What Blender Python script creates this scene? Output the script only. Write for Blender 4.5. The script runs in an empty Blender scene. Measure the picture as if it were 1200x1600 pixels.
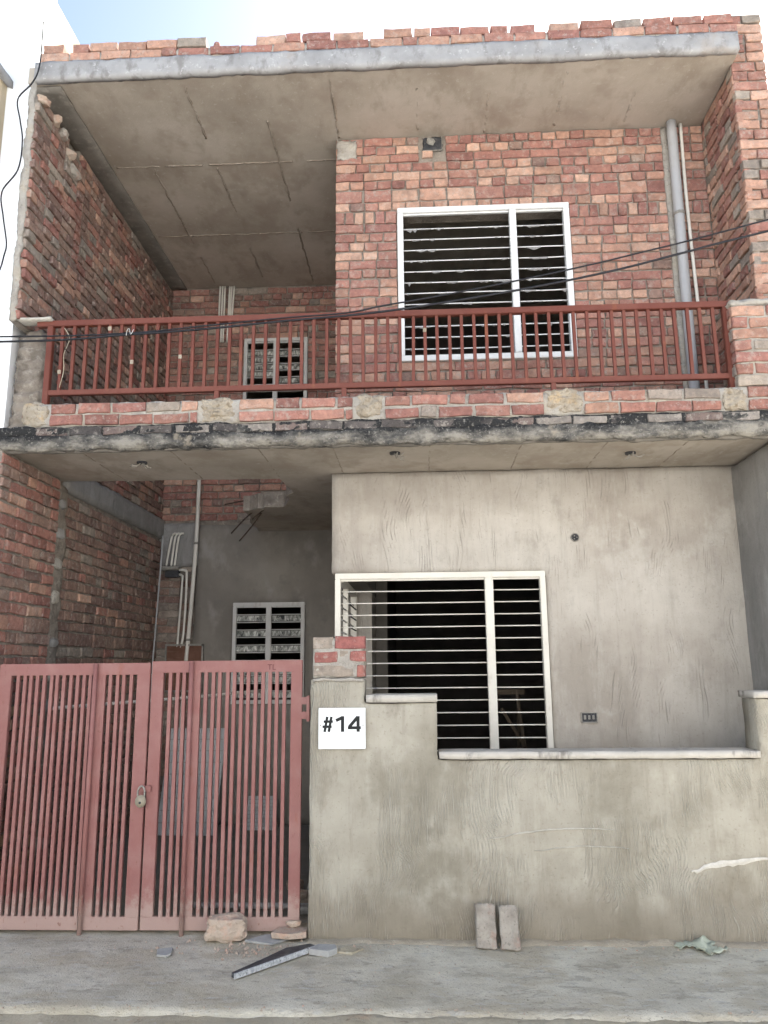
import bpy, bmesh, math, random
from mathutils import Vector, Matrix, noise

# ------------------------------------------------------------------ camera
SC = bpy.context.scene
COL = SC.collection
cd = bpy.data.cameras.new('camera'); cam = bpy.data.objects.new('camera', cd); COL.objects.link(cam)
CR = Vector((0.99885993, 0.04689744, -0.00891416)); CU = Vector((0.0179408, -0.19574841, 0.98049002)); CF = Vector((-0.04423753, 0.97953213, 0.19636662))
CAM = Vector((0, -4.98, 1.6))
cam.matrix_world = Matrix(((CR.x, CU.x, -CF.x, CAM.x), (CR.y, CU.y, -CF.y, CAM.y), (CR.z, CU.z, -CF.z, CAM.z), (0, 0, 0, 1)))
cd.sensor_fit = 'VERTICAL'; cd.sensor_height = 32.0; cd.lens = 32.0*1204.1/1600; cd.clip_start = 0.05; cd.clip_end = 2000
SC.camera = cam

# ------------------------------------------------------------------ sky, sun, exposure
SUN_EL, SUN_AZ = math.radians(41.0), math.radians(21.7)       # behind the house, to the right
W = bpy.data.worlds.new('World'); SC.world = W; W.use_nodes = True
wn = W.node_tree.nodes; wl = W.node_tree.links; wn.clear()
sky = wn.new('ShaderNodeTexSky'); sky.sky_type = 'NISHITA'; sky.sun_disc = False
sky.sun_elevation = SUN_EL; sky.sun_rotation = SUN_AZ
sky.air_density = 1.0; sky.dust_density = 1.3; sky.ozone_density = 0.6; sky.altitude = 200
bg = wn.new('ShaderNodeBackground'); bg.inputs['Strength'].default_value = 0.055
wo = wn.new('ShaderNodeOutputWorld')
wl.new(sky.outputs[0], bg.inputs['Color']); wl.new(bg.outputs[0], wo.inputs['Surface'])
sd = bpy.data.lights.new('sun', 'SUN'); sd.energy = 5.0; sd.angle = math.radians(0.53); sd.color = (1, 0.965, 0.91)
sun = bpy.data.objects.new('sun', sd); COL.objects.link(sun)
sdir = Vector((math.sin(SUN_AZ)*math.cos(SUN_EL), math.cos(SUN_AZ)*math.cos(SUN_EL), math.sin(SUN_EL)))
sun.rotation_euler = sdir.to_track_quat('Z', 'Y').to_euler(); sun.location = (6, 15, 14)
SC.view_settings.view_transform = 'Standard'; SC.view_settings.look = 'None'
SC.view_settings.exposure = 2.35; SC.view_settings.gamma = 1.0; SC.view_settings.use_curve_mapping = False
SC.render.engine = 'CYCLES'
SC.cycles.max_bounces = 6; SC.cycles.diffuse_bounces = 5; SC.cycles.use_denoising = True; SC.cycles.denoising_prefilter = 'NONE'

# ------------------------------------------------------------------ material helpers
class T:
    def __init__(s, name):
        s.m = bpy.data.materials.new(name); s.m.use_nodes = True
        s.t = s.m.node_tree; s.n = s.t.nodes; s.n.clear(); s.l = s.t.links
        s.pos = s.n.new('ShaderNodeNewGeometry').outputs['Position']
    def put(s, sock, v):
        if isinstance(v, bpy.types.NodeSocket): s.l.new(v, sock)
        elif isinstance(v, (tuple, list)) and len(v) == 3 and sock.type == 'RGBA': sock.default_value = (*v, 1)
        else: sock.default_value = v
    def math(s, op, a, b=0.0, clamp=False):
        n = s.n.new('ShaderNodeMath'); n.operation = op; n.use_clamp = clamp
        s.put(n.inputs[0], a); s.put(n.inputs[1], b); return n.outputs[0]
    def vmul(s, v, k):
        n = s.n.new('ShaderNodeVectorMath'); n.operation = 'MULTIPLY'; s.put(n.inputs[0], v); s.put(n.inputs[1], k); return n.outputs[0]
    def vadd(s, v, k):
        n = s.n.new('ShaderNodeVectorMath'); n.operation = 'ADD'; s.put(n.inputs[0], v); s.put(n.inputs[1], k); return n.outputs[0]
    def sep(s, v):
        n = s.n.new('ShaderNodeSeparateXYZ'); s.put(n.inputs[0], v); return n.outputs
    def noise(s, scale, detail=4, rough=0.55, stretch=None, off=0.0, dist=0.0):
        n = s.n.new('ShaderNodeTexNoise'); v = s.pos
        if off: v = s.vadd(v, (off, off*1.7, off*0.6))
        if stretch: v = s.vmul(v, stretch)
        s.put(n.inputs['Vector'], v); n.inputs['Scale'].default_value = scale; n.inputs['Detail'].default_value = detail
        n.inputs['Roughness'].default_value = rough; n.inputs['Distortion'].default_value = dist
        return n.outputs['Fac']
    def vor(s, scale, feature='DISTANCE_TO_EDGE', stretch=None):
        n = s.n.new('ShaderNodeTexVoronoi'); n.feature = feature; n.inputs['Scale'].default_value = scale
        s.put(n.inputs['Vector'], s.vmul(s.pos, stretch) if stretch else s.pos); return n.outputs[0]
    def step(s, v, lo, hi):
        n = s.n.new('ShaderNodeMapRange'); n.interpolation_type = 'SMOOTHSTEP'
        s.put(n.inputs[0], v); n.inputs[1].default_value = lo; n.inputs[2].default_value = hi; return n.outputs[0]
    def ramp(s, v, stops):
        n = s.n.new('ShaderNodeValToRGB'); s.put(n.inputs[0], v); e = n.color_ramp.elements
        while len(e) < len(stops): e.new(0.5)
        for x, (p, c) in zip(e, stops): x.position = p; x.color = (*c, 1)
        return n.outputs[0]
    def mix(s, f, a, b, mode='MIX'):
        n = s.n.new('ShaderNodeMix'); n.data_type = 'RGBA'; n.blend_type = mode
        s.put(n.inputs[0], f); s.put(n.inputs[6], a); s.put(n.inputs[7], b); return n.outputs[2]
    def out(s, color, rough=0.9, height=None, dist=0.004, spec=0.3, metal=0.0, strength=1.0):
        b = s.n.new('ShaderNodeBsdfPrincipled'); s.put(b.inputs['Base Color'], color); s.put(b.inputs['Roughness'], rough)
        b.inputs['Specular IOR Level'].default_value = spec; b.inputs['Metallic'].default_value = metal
        if height is not None:
            k = s.n.new('ShaderNodeBump'); k.inputs['Strength'].default_value = strength; k.inputs['Distance'].default_value = dist
            s.put(k.inputs['Height'], height); s.l.new(k.outputs[0], b.inputs['Normal'])
        o = s.n.new('ShaderNodeOutputMaterial'); s.l.new(b.outputs[0], o.inputs['Surface']); return s.m

def surf(name, stops, scale=3.0, layers=(), rough=0.92, bump=(60, 0.5, 14, 0.6), dist=0.004, spec=0.2, stretch=None, detail=6):
    """stops: colour ramp over a broad noise; layers: (scale, lo, hi, colour, amount, stretch)"""
    t = T(name)
    c = t.ramp(t.noise(scale, detail, 0.6, stretch), stops)
    for i, (sc, lo, hi, col, amt, st) in enumerate(layers):
        f = t.math('MULTIPLY', t.step(t.noise(sc, 4, 0.62, st, off=3.1*(i+1)), lo, hi), amt)
        c = t.mix(f, c, col)
    h = t.math('ADD', t.math('MULTIPLY', t.noise(bump[0], 4), bump[1]), t.math('MULTIPLY', t.noise(bump[2], 5), bump[3]))
    return t.out(c, rough, h, dist, spec)

def brick_mat(name, src, smear=0.8):
    t = T(name)
    if src == 'object':
        tone = t.n.new('ShaderNodeObjectInfo').outputs['Color']
    else:
        a = t.n.new('ShaderNodeAttribute'); a.attribute_name = 'tone'; tone = a.outputs['Color']
    v = t.noise(22, 6, 0.65)
    c = t.mix(t.step(v, 0.35, 0.75), tone, t.mix(1.0, t.vmul(tone, (1.5, 1.5, 1.5)), (1.0, .97, .94), 'MULTIPLY'))
    c = t.mix(t.math('MULTIPLY', t.step(t.noise(9, 5, 0.6, off=5), 0.5, 0.75), 0.45), c, t.mix(1.0, tone, (0.45, 0.42, 0.45), 'MULTIPLY'))
    c = t.mix(t.math('MULTIPLY', t.step(t.noise(14, 6, 0.7, off=9), 0.53, 0.66), smear), c, t.mix(.45, t.vmul(tone, (1.3, 1.3, 1.3)), (0.42, 0.38, 0.33)))
    c = t.mix(t.math('MULTIPLY', t.step(t.noise(24, 5, 0.72, off=12), 0.56, 0.64), smear*.7), c, (0.37, 0.335, 0.29))
    c = t.mix(t.math('MULTIPLY', t.step(t.noise(5, 5, 0.7, off=15), 0.5, 0.68), .4), c, t.vmul(tone, (.55, .55, .58)))
    c = t.mix(t.math('MULTIPLY', t.step(t.noise(90, 3, 0.6, off=2), 0.60, 0.70), 0.6), c, t.vmul(tone, (.35, .33, .33)))
    h = t.math('ADD', t.math('MULTIPLY', t.noise(130, 4), 0.35), t.math('MULTIPLY', t.noise(48, 5, .65), 0.7))
    return t.out(c, 0.95, h, 0.0045, 0.15)

def plaster(name, stops, kind, scale=1.2, dark=(0.16, 0.14, 0.12), light=(0.5, 0.46, 0.40)):
    """cement plaster scratched with a comb (wavy) or a trowel (sparse upright scores)"""
    t = T(name)
    big = t.noise(scale, 6, 0.6, off=1.0)
    c = t.ramp(big, stops)
    c = t.mix(t.math('MULTIPLY', t.step(t.noise(4.5, 6, 0.7, (1, 1, 0.6), 7.0), 0.52, 0.72), 0.45), c, dark)
    c = t.mix(t.math('MULTIPLY', t.step(t.noise(2.6, 5, 0.65, None, 13.0), 0.52, 0.7), 0.5), c, light)
    c = t.mix(t.math('MULTIPLY', t.step(t.noise(1.0, 5, 0.7, (16, 16, 1.6), 17.0), 0.48, 0.72), 0.30), c, dark)
    c = t.mix(t.math('MULTIPLY', t.step(t.noise(1.0, 5, 0.7, (11, 11, 2.4), 27.0), 0.5, 0.72), 0.30), c, light)
    c = t.mix(t.math('MULTIPLY', t.step(t.noise(55, 3, 0.6, None, 5.0), 0.60, 0.70), 0.35), c, dark)
    x, y, z = t.sep(t.pos)
    u = t.math('ADD', x, t.math('MULTIPLY', y, 0.83))
    if kind == 'comb':
        damp = t.math('SUBTRACT', t.math('ADD', t.math('MULTIPLY', t.noise(3.0, 5, .65, (1, 1, .5), 41.0), .7), -.08), z)
        c = t.mix(t.math('MULTIPLY', t.step(damp, -.08, .16), .6), c, (0.20, .168, .125))
        wob = t.math('MULTIPLY', t.math('SINE', t.math('ADD', t.math('MULTIPLY', z, 9.0), t.math('MULTIPLY', t.noise(1.6, 1, 0.4, off=4), 14.0))), 0.03)
        u2 = t.math('ADD', t.math('ADD', u, wob), t.math('MULTIPLY', t.noise(3.2, 2, 0.4, (1, 1, 0.45), 2.0), 0.13))
        ln = t.math('SINE', t.math('MULTIPLY', t.math('ADD', u2, t.math('MULTIPLY', t.noise(40, 2, .5, (1, 1, .08), 6.0), .02)), 2*math.pi/0.017))
        ln = t.step(ln, 0.2, 0.95)
        ms = t.step(t.noise(2.4, 4, 0.6, (1, 1, 0.7), 21.0), 0.47, 0.60)
        ln = t.math('MULTIPLY', ln, t.math('MULTIPLY', ms, t.step(t.noise(30, 3, 0.6, (1, 1, 0.12), 3), 0.35, 0.6)))
        c = t.mix(t.math('MULTIPLY', ln, 0.62), c, light)
        lh = t.math('MULTIPLY', ln, 1.3)
    else:
        wob = t.math('MULTIPLY', t.noise(1.4, 2, 0.4, (1, 1, 0.8), 2.0), 0.5)
        u2 = t.math('ADD', u, wob)
        ln = t.step(t.math('SINE', t.math('MULTIPLY', u2, 2*math.pi/0.021)), 0.55, 0.95)
        ms = t.step(t.noise(1.0, 3, 0.6, (9, 9, 2.0), 33.0), 0.50, 0.62)
        ln = t.math('MULTIPLY', ln, t.math('MULTIPLY', ms, t.step(t.noise(25, 3, 0.6, (1, 1, 0.15), 3), 0.42, 0.62)))
        c = t.mix(t.math('MULTIPLY', ln, 0.42), c, dark)
        lh = t.math('MULTIPLY', ln, -.8)
    h = t.math('ADD', t.math('ADD', t.math('MULTIPLY', t.noise(70, 4), 0.45), t.math('MULTIPLY', t.noise(9, 5), 1.0)), lh)
    return t.out(c, 0.93, h, 0.006, 0.15)

def paint(name, base, dust, rust, rough=0.6, amt=(0.5, 0.35), grime=None):
    t = T(name)
    c = t.mix(t.math('MULTIPLY', t.step(t.noise(5, 6, 0.65), 0.4, 0.7), amt[0]), base, dust)
    c = t.mix(t.math('MULTIPLY', t.step(t.noise(11, 6, 0.7, (1, 1, 0.35), 6), 0.58, 0.72), amt[1]), c, rust)
    c = t.mix(t.math('MULTIPLY', t.step(t.noise(70, 3, 0.6, None, 4), 0.66, 0.74), 0.5), c, dust)
    if grime:
        c = t.mix(t.math('MULTIPLY', t.step(t.noise(3.0, 5, .7, (1, 1, .8), 9), .46, .66), .5), c, grime[0])
        zz = t.sep(t.pos)[2]
        c = t.mix(t.math('MULTIPLY', t.step(t.math('SUBTRACT', t.math('MULTIPLY', t.noise(18, 5, .7, None, 2), .5), zz), -.02, .16), .75), c, grime[1])
        c = t.mix(t.math('MULTIPLY', t.step(t.noise(38, 4, .7, (1, 1, .5), 14), .63, .70), .7), c, grime[2])
    return t.out(c, rough, t.noise(50, 4), 0.0012, 0.35)

M = {}
M['brick'] = brick_mat('brick_tone', 'object')
M['brick_mass'] = brick_mat('brick_tone_mass', 'attr')
M['mortar'] = surf('mortar', [(0.3, (0.17, 0.145, 0.12)), (0.6, (0.275, 0.24, 0.20))], 9, [(20, .55, .7, (0.40, .37, .32), .6, None), (6, .55, .7, (0.12, .10, .085), .6, None)], bump=(70, .8, 22, 1.0), dist=.01)
M['mortar_light'] = surf('mortar_light', [(0.3, (0.30, 0.275, 0.24)), (0.65, (0.44, 0.41, 0.36))], 7, [(24, .55, .7, (0.20, .18, .15), .6, None), (5, .5, .7, (0.42, .36, .26), .5, None)], bump=(60, .8, 18, 1.2), dist=.012)
M['mortar_blob'] = surf('mortar_blob', [(0.3, (0.30, 0.25, 0.185)), (0.65, (0.42, 0.37, 0.295))], 9, [(30, .52, .66, (0.22, .17, .11), .7, None), (7, .55, .7, (0.55, .38, .2), .55, None)], bump=(50, 1, 20, 1.4), dist=.015)
M['soffit'] = surf('soffit_concrete', [(0.34, (0.36, 0.315, 0.26)), (0.5, (0.45, 0.40, 0.335)), (0.66, (0.51, 0.46, 0.395))], 1.3, [(5, .48, .70, (0.30, .255, .20), .6, (1, .5, 1)), (22, .58, .70, (0.56, .52, .46), .4, None), (2.2, .52, .66, (0.34, .285, .23), .6, None)], bump=(90, .25, 5, .9), dist=.006)
M['ridge'] = surf('shuttering_ridge', [(0.3, (0.25, 0.21, 0.165)), (0.7, (0.40, 0.35, 0.29))], 14, [(40, .55, .7, (0.5, .46, .4), .5, None)], bump=(60, .6, 20, .8))
M['dark_concrete'] = surf('stained_shaded_concrete', [(0.3, (0.14, 0.128, 0.11)), (0.7, (0.235, 0.215, 0.185))], 4, [(15, .52, .7, (0.32, .29, .25), .5, None)], bump=(60, .6, 10, .8))
M['fascia'] = surf('fascia_plaster', [(0.3, (0.26, 0.255, 0.25)), (0.6, (0.36, 0.355, 0.35))], 4, [(10, .50, .68, (0.19, .18, .17), .75, (1, 1, .6)), (30, .6, .7, (0.55, .54, .53), .5, None), (3, .58, .72, (0.33, .29, .25), .6, None)], bump=(70, .5, 12, 1.0))
t = T('mouldy_slab_edge'); zz = t.sep(t.pos)[2]
n1 = t.noise(2.2, 6, .65, (1, 1, 2.2)); n2 = t.noise(16, 6, .7, (.7, 1, 1.2), 5.0)
lvl = t.math('ADD', t.math('ADD', .10, t.math('ADD', t.math('MULTIPLY', t.step(zz, 3.09, 3.23), .75), t.math('MULTIPLY', t.math('SUBTRACT', n1, .46), 3.4))), t.math('MULTIPLY', t.math('SUBTRACT', n2, .5), 1.5))
c = t.ramp(lvl, [(0.0, (0.29, 0.27, 0.23)), (0.25, (0.185, 0.172, 0.15)), (0.5, (0.10, 0.096, 0.088)), (0.8, (0.035, 0.035, 0.035))])
c = t.mix(t.math('MULTIPLY', t.step(t.noise(55, 4, .7, None, 3.0), .56, .66), .6), c, (0.33, 0.31, 0.28))
c = t.mix(t.math('MULTIPLY', t.step(t.noise(4, 5, .6, None, 8.0), .62, .70), .6), c, (0.36, 0.31, 0.24))
M['mould'] = t.out(c, .95, t.math('ADD', t.noise(60, 5), t.noise(22, 5, off=2.0)), .014, .1)
M['plaster_front'] = plaster('front_plaster', [(0.38, (0.33, 0.295, 0.25)), (0.5, (0.41, 0.373, 0.322)), (0.62, (0.475, 0.44, 0.385))], 'score', 1.1, (0.25, .225, .195), (0.53, .50, .45))
M['plaster_comb'] = plaster('combed_plaster', [(0.38, (0.25, 0.228, 0.18)), (0.5, (0.33, 0.303, 0.245)), (0.62, (0.405, 0.376, 0.312))], 'comb', 1.3, (0.185, .16, .118), (0.48, .45, .38))
M['plaster_grey'] = plaster('side_plaster', [(0.32, (0.21, 0.205, 0.195)), (0.5, (0.27, 0.26, 0.245)), (0.68, (0.33, 0.32, 0.30))], 'score', 1.5, (0.15, .145, .135), (0.40, .39, .37))
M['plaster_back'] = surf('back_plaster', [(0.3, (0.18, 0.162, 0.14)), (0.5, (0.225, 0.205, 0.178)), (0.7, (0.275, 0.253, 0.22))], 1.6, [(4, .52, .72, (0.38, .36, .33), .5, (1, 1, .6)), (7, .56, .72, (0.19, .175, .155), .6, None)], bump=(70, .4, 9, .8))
M['cap'] = surf('cap_concrete', [(0.3, (0.42, 0.39, 0.34)), (0.65, (0.55, 0.515, 0.455))], 5, [(9, .56, .7, (0.14, .125, .11), .75, (1, 1, .35)), (30, .58, .7, (0.6, .57, .51), .5, None)], bump=(60, .5, 14, .8))
M['scar'] = surf('fresh_plaster', [(0.3, (0.42, 0.39, 0.33)), (0.7, (0.56, 0.53, 0.465))], 30, [], bump=(120, .8, 40, .8))
M['scar_fresh'] = surf('pale_plaster_scrape', [(0.3, (0.52, 0.49, 0.43)), (0.7, (0.68, 0.65, 0.59))], 30, [], bump=(120, .8, 40, .8))
M['pavement'] = surf('dusty_concrete', [(0.38, (0.45, 0.41, 0.32)), (0.5, (0.55, 0.51, 0.415)), (0.62, (0.62, 0.585, 0.485))], 1.8, [(7, .48, .66, (0.36, .325, .26), .6, (.6, 1, 1)), (2.0, .50, .62, (0.46, .405, .305), .75, (1, 1.6, 1)), (13, .56, .66, (0.27, .24, .195), .5, (.5, 1, 1)), (26, .56, .68, (0.52, .505, .46), .55, (.4, 1, 1)), (60, .60, .68, (0.17, .155, .13), .7, None)], bump=(110, .6, 16, 1.2), dist=.01)
M['kerb'] = surf('kerb_concrete', [(0.3, (0.36, 0.31, 0.22)), (0.6, (0.46, 0.41, 0.31))], 4, [(14, .58, .7, (0.18, .15, .11), .7, None), (24, .6, .7, (0.58, .55, .48), .6, None), (3, .58, .68, (0.45, .31, .21), .5, None)], bump=(60, .8, 14, 1), dist=.01)
M['drift'] = surf('tan_dust', [(0.3, (0.33, 0.285, 0.215)), (0.7, (0.42, 0.37, 0.29))], 6, [(60, .6, .68, (0.5, .46, .38), .5, None), (90, .62, .7, (0.2, .17, .13), .6, None)], bump=(150, .8, 30, 1), dist=.008)
M['road'] = surf('dusty_road', [(0.3, (0.33, 0.31, 0.28)), (0.7, (0.43, 0.41, 0.375))], .6, [(8, .5, .7, (0.2, .18, .16), .4, None)], bump=(80, .6, 10, .8))
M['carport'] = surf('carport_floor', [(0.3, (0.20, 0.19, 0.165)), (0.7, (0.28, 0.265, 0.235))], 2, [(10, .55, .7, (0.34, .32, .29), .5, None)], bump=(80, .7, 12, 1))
M['rail'] = paint('red_oxide', (0.14, 0.038, 0.024), (0.175, 0.06, 0.04), (0.25, 0.085, 0.032), 0.55, (.6, .55))
M['gate'] = paint('dusty_red_paint', (0.265, 0.118, 0.105), (0.33, 0.183, 0.164), (0.26, 0.088, 0.048), 0.6, (.55, .5), ((0.245, 0.095, 0.083), (0.39, 0.29, 0.25), (0.19, 0.08, 0.055)))
M['white'] = paint('white_paint', (0.72, 0.72, 0.70), (0.60, 0.58, 0.54), (0.42, 0.38, 0.32), 0.5, (.4, .3))
M['white_old'] = paint('weathered_white_paint', (0.58, 0.57, 0.54), (0.46, 0.44, 0.40), (0.32, 0.28, 0.23), 0.6, (.5, .5))
M['cream'] = paint('cream_frame', (0.70, 0.67, 0.59), (0.56, 0.52, 0.45), (0.36, 0.31, 0.25), 0.55, (.4, .4))
M['pvc'] = paint('grey_pvc', (0.40, 0.405, 0.41), (0.36, 0.35, 0.335), (0.28, 0.265, 0.24), 0.6, (.4, .4))
M['pvc_white'] = paint('white_conduit', (0.70, 0.67, 0.60), (0.58, 0.55, 0.48), (0.42, 0.38, 0.32), 0.45, (.4, .4))
M['cable'] = surf('black_cable', [(0.3, (0.018, 0.019, 0.022)), (0.7, (0.03, 0.03, 0.034))], 20, [], rough=.5, bump=(200, .3, 40, .3), dist=.001)
M['box'] = surf('black_box', [(0.3, (0.025, 0.027, 0.03)), (0.7, (0.07, 0.07, 0.075))], 25, [(60, .55, .7, (0.2, .19, .18), .5, None)], rough=.7)
M['metal'] = surf('grey_metal', [(0.3, (0.20, 0.19, 0.17)), (0.7, (0.34, 0.32, 0.28))], 40, [], rough=.45, bump=(200, .3, 40, .3), dist=.001)
M['rebar'] = surf('rusty_rebar', [(0.3, (0.045, 0.035, 0.03)), (0.7, (0.10, 0.07, 0.05))], 40, [], rough=.8)
M['brass'] = paint('tarnished_lock', (0.30, 0.26, 0.19), (0.42, 0.38, 0.30), (0.14, 0.10, 0.07), 0.45, (.5, .6))
M['wood'] = surf('old_wood', [(0.3, (0.06, 0.045, 0.03)), (0.7, (0.10, 0.075, 0.05))], 6, [(30, .55, .7, (0.3, .25, .2), .4, (1, 1, .1))], stretch=(1, 1, .15))
M['wood_red'] = surf('brown_board', [(0.3, (0.12, 0.06, 0.04)), (0.7, (0.19, 0.10, 0.07))], 8, [(30, .55, .7, (0.28, .2, .15), .4, (.1, 1, 1))])
M['granite'] = surf('black_granite', [(0.3, (0.035, 0.037, 0.04)), (0.7, (0.07, 0.07, 0.075))], 12, [(60, .6, .7, (0.2, .2, .2), .5, None), (5, .52, .7, (0.2, .19, .17), .5, None)], rough=.5, bump=(120, .4, 30, .4), dist=.002)
M['granite_cut'] = surf('cut_granite_edge', [(0.35, (0.28, 0.29, 0.30)), (0.6, (0.52, 0.53, 0.54))], 60, [(90, .58, .66, (0.06, .06, .06), .8, None)], rough=.8)
M['stone'] = surf('grey_stone_chip', [(0.3, (0.30, 0.30, 0.29)), (0.7, (0.43, 0.43, 0.41))], 14, [(40, .58, .7, (0.55, .54, .5), .4, None)])
M['rubble'] = surf('pale_brick_rubble', [(0.3, (0.38, 0.31, 0.245)), (0.5, (0.46, 0.375, 0.30)), (0.7, (0.50, 0.335, 0.25))], 12, [(40, .55, .7, (0.30, .24, .19), .6, None), (9, .58, .7, (0.55, .33, .25), .6, None)], bump=(70, .8, 25, 1.2), dist=.01)
M['dustbrick'] = surf('dusty_brick', [(0.3, (0.27, 0.24, 0.205)), (0.6, (0.38, 0.345, 0.295))], 14, [(10, .52, .66, (0.34, .23, .185), .6, None), (45, .56, .68, (0.17, .15, .13), .6, None)], bump=(80, .8, 25, 1.1), dist=.008)
M['rag'] = surf('pale_green_plastic', [(0.3, (0.40, 0.43, 0.33)), (0.7, (0.52, 0.55, 0.45))], 10, [(30, .58, .7, (0.6, .6, .54), .5, None)], rough=.55)
M['sheet'] = surf('pale_grey_board', [(0.3, (0.44, 0.46, 0.45)), (0.7, (0.55, 0.57, 0.56))], 5, [(16, .56, .7, (0.32, .33, .32), .5, (.2, 1, 1))], rough=.7)
M['plate'] = surf('white_sign', [(0.3, (0.74, 0.76, 0.76)), (0.7, (0.82, 0.83, 0.83))], 3, [(14, .55, .7, (0.66, .65, .62), .35, None)], rough=.3, bump=(300, .05, 20, .05), dist=.001, spec=.5)
M['ink'] = surf('black_lettering', [(0.3, (0.012, 0.014, 0.014)), (0.7, (0.022, 0.024, 0.024))], 30, [], rough=.5)
M['scribble'] = surf('dark_red_scribble', [(0.3, (0.10, 0.04, 0.04)), (0.7, (0.14, 0.05, 0.05))], 30, [])
M['nb_white'] = surf('neighbour_white', [(0.3, (0.84, 0.85, 0.86)), (0.7, (0.90, 0.91, 0.91))], 1.0, [(6, .6, .75, (0.78, .79, .79), .4, None)], bump=(60, .2, 10, .3))
M['bounce_grey'] = surf('pale_grey_wall', [(0.3, (0.55, 0.56, 0.58)), (0.7, (0.64, 0.65, 0.67))], 1.0, [(6, .6, .75, (0.5, .5, .5), .4, None)], bump=(60, .2, 10, .3))
M['nb_cream'] = surf('neighbour_cream', [(0.3, (0.40, 0.335, 0.235)), (0.7, (0.46, 0.39, 0.28))], 1.0, [(6, .6, .75, (0.36, .30, .22), .4, None)], bump=(60, .2, 10, .3))
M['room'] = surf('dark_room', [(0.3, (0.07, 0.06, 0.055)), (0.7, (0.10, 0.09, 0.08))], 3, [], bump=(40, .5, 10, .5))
M['splash'] = surf('dried_mortar_splash', [(0.3, (0.16, 0.155, 0.15)), (0.7, (0.30, 0.29, 0.28))], 30, [])
t = T('pattern_reflection_glass')
c = t.ramp(t.noise(16, 5, 0.7, (1, 1, .22), dist=1.5), [(0.38, (0.05, 0.055, 0.05)), (0.5, (0.32, 0.32, 0.28)), (0.62, (0.72, 0.72, 0.66))])  # pane pattern with streaky grey-white reflections put into the colour
M['glass'] = t.out(c, 0.35, t.noise(90, 3), 0.002, 0.5)

# ------------------------------------------------------------------ object helpers
def tag(o, label, cat, group=None):
    o['label'] = label; o['category'] = cat
    if group: o['group'] = group
    return o
def empty(name, loc, label=None, cat=None, group=None):
    o = bpy.data.objects.new(name, None); COL.objects.link(o); o.location = loc; o.empty_display_size = .1
    o.matrix_world = Matrix.Translation(loc)
    if label: tag(o, label, cat, group)
    return o
def link(name, me, mat=None, parent=None, mw=None):
    o = bpy.data.objects.new(name, me); COL.objects.link(o)
    if mat is not None and not me.materials: me.materials.append(M[mat] if isinstance(mat, str) else mat)
    if mw is not None: o.matrix_world = mw
    if parent is not None:
        o.parent = parent; o.matrix_parent_inverse = WORLD(parent).inverted()
    return o
_w = {}
def WORLD(o):
    m = o.matrix_basis.copy()
    while o.parent is not None:
        m = o.parent.matrix_basis @ o.matrix_parent_inverse @ m if False else (o.matrix_parent_inverse @ m)
        m = o.parent.matrix_basis @ m; o = o.parent
    return m
def mesh(name, verts, faces, smooth=False):
    me = bpy.data.meshes.new(name); me.from_pydata(verts, [], faces); me.update()
    if smooth: me.polygons.foreach_set('use_smooth', [True]*len(me.polygons))
    return me
def from_bm(name, bm, smooth=False):
    me = bpy.data.meshes.new(name); bm.to_mesh(me); bm.free()
    if smooth: me.polygons.foreach_set('use_smooth', [True]*len(me.polygons))
    return me
def bm_box(bm, x0, x1, y0, y1, z0, z1):
    v = [bm.verts.new(p) for p in ((x0,y0,z0),(x1,y0,z0),(x1,y1,z0),(x0,y1,z0),(x0,y0,z1),(x1,y0,z1),(x1,y1,z1),(x0,y1,z1))]
    for f in ((0,3,2,1),(4,5,6,7),(0,1,5,4),(1,2,6,5),(2,3,7,6),(3,0,4,7)): bm.faces.new([v[i] for i in f])
def box(name, x0, x1, y0, y1, z0, z1, mat, parent=None, bev=0.0, local=True):
    """a box; its origin at the centre of its base"""
    cx, cy = (x0+x1)/2, (y0+y1)/2
    bm = bmesh.new(); bm_box(bm, x0-cx, x1-cx, y0-cy, y1-cy, 0, z1-z0)
    if bev: bmesh.ops.bevel(bm, geom=bm.edges[:], offset=bev, segments=2, affect='EDGES')
    return link(name, from_bm(name, bm), mat, parent, Matrix.Translation((cx, cy, z0)))
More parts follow.
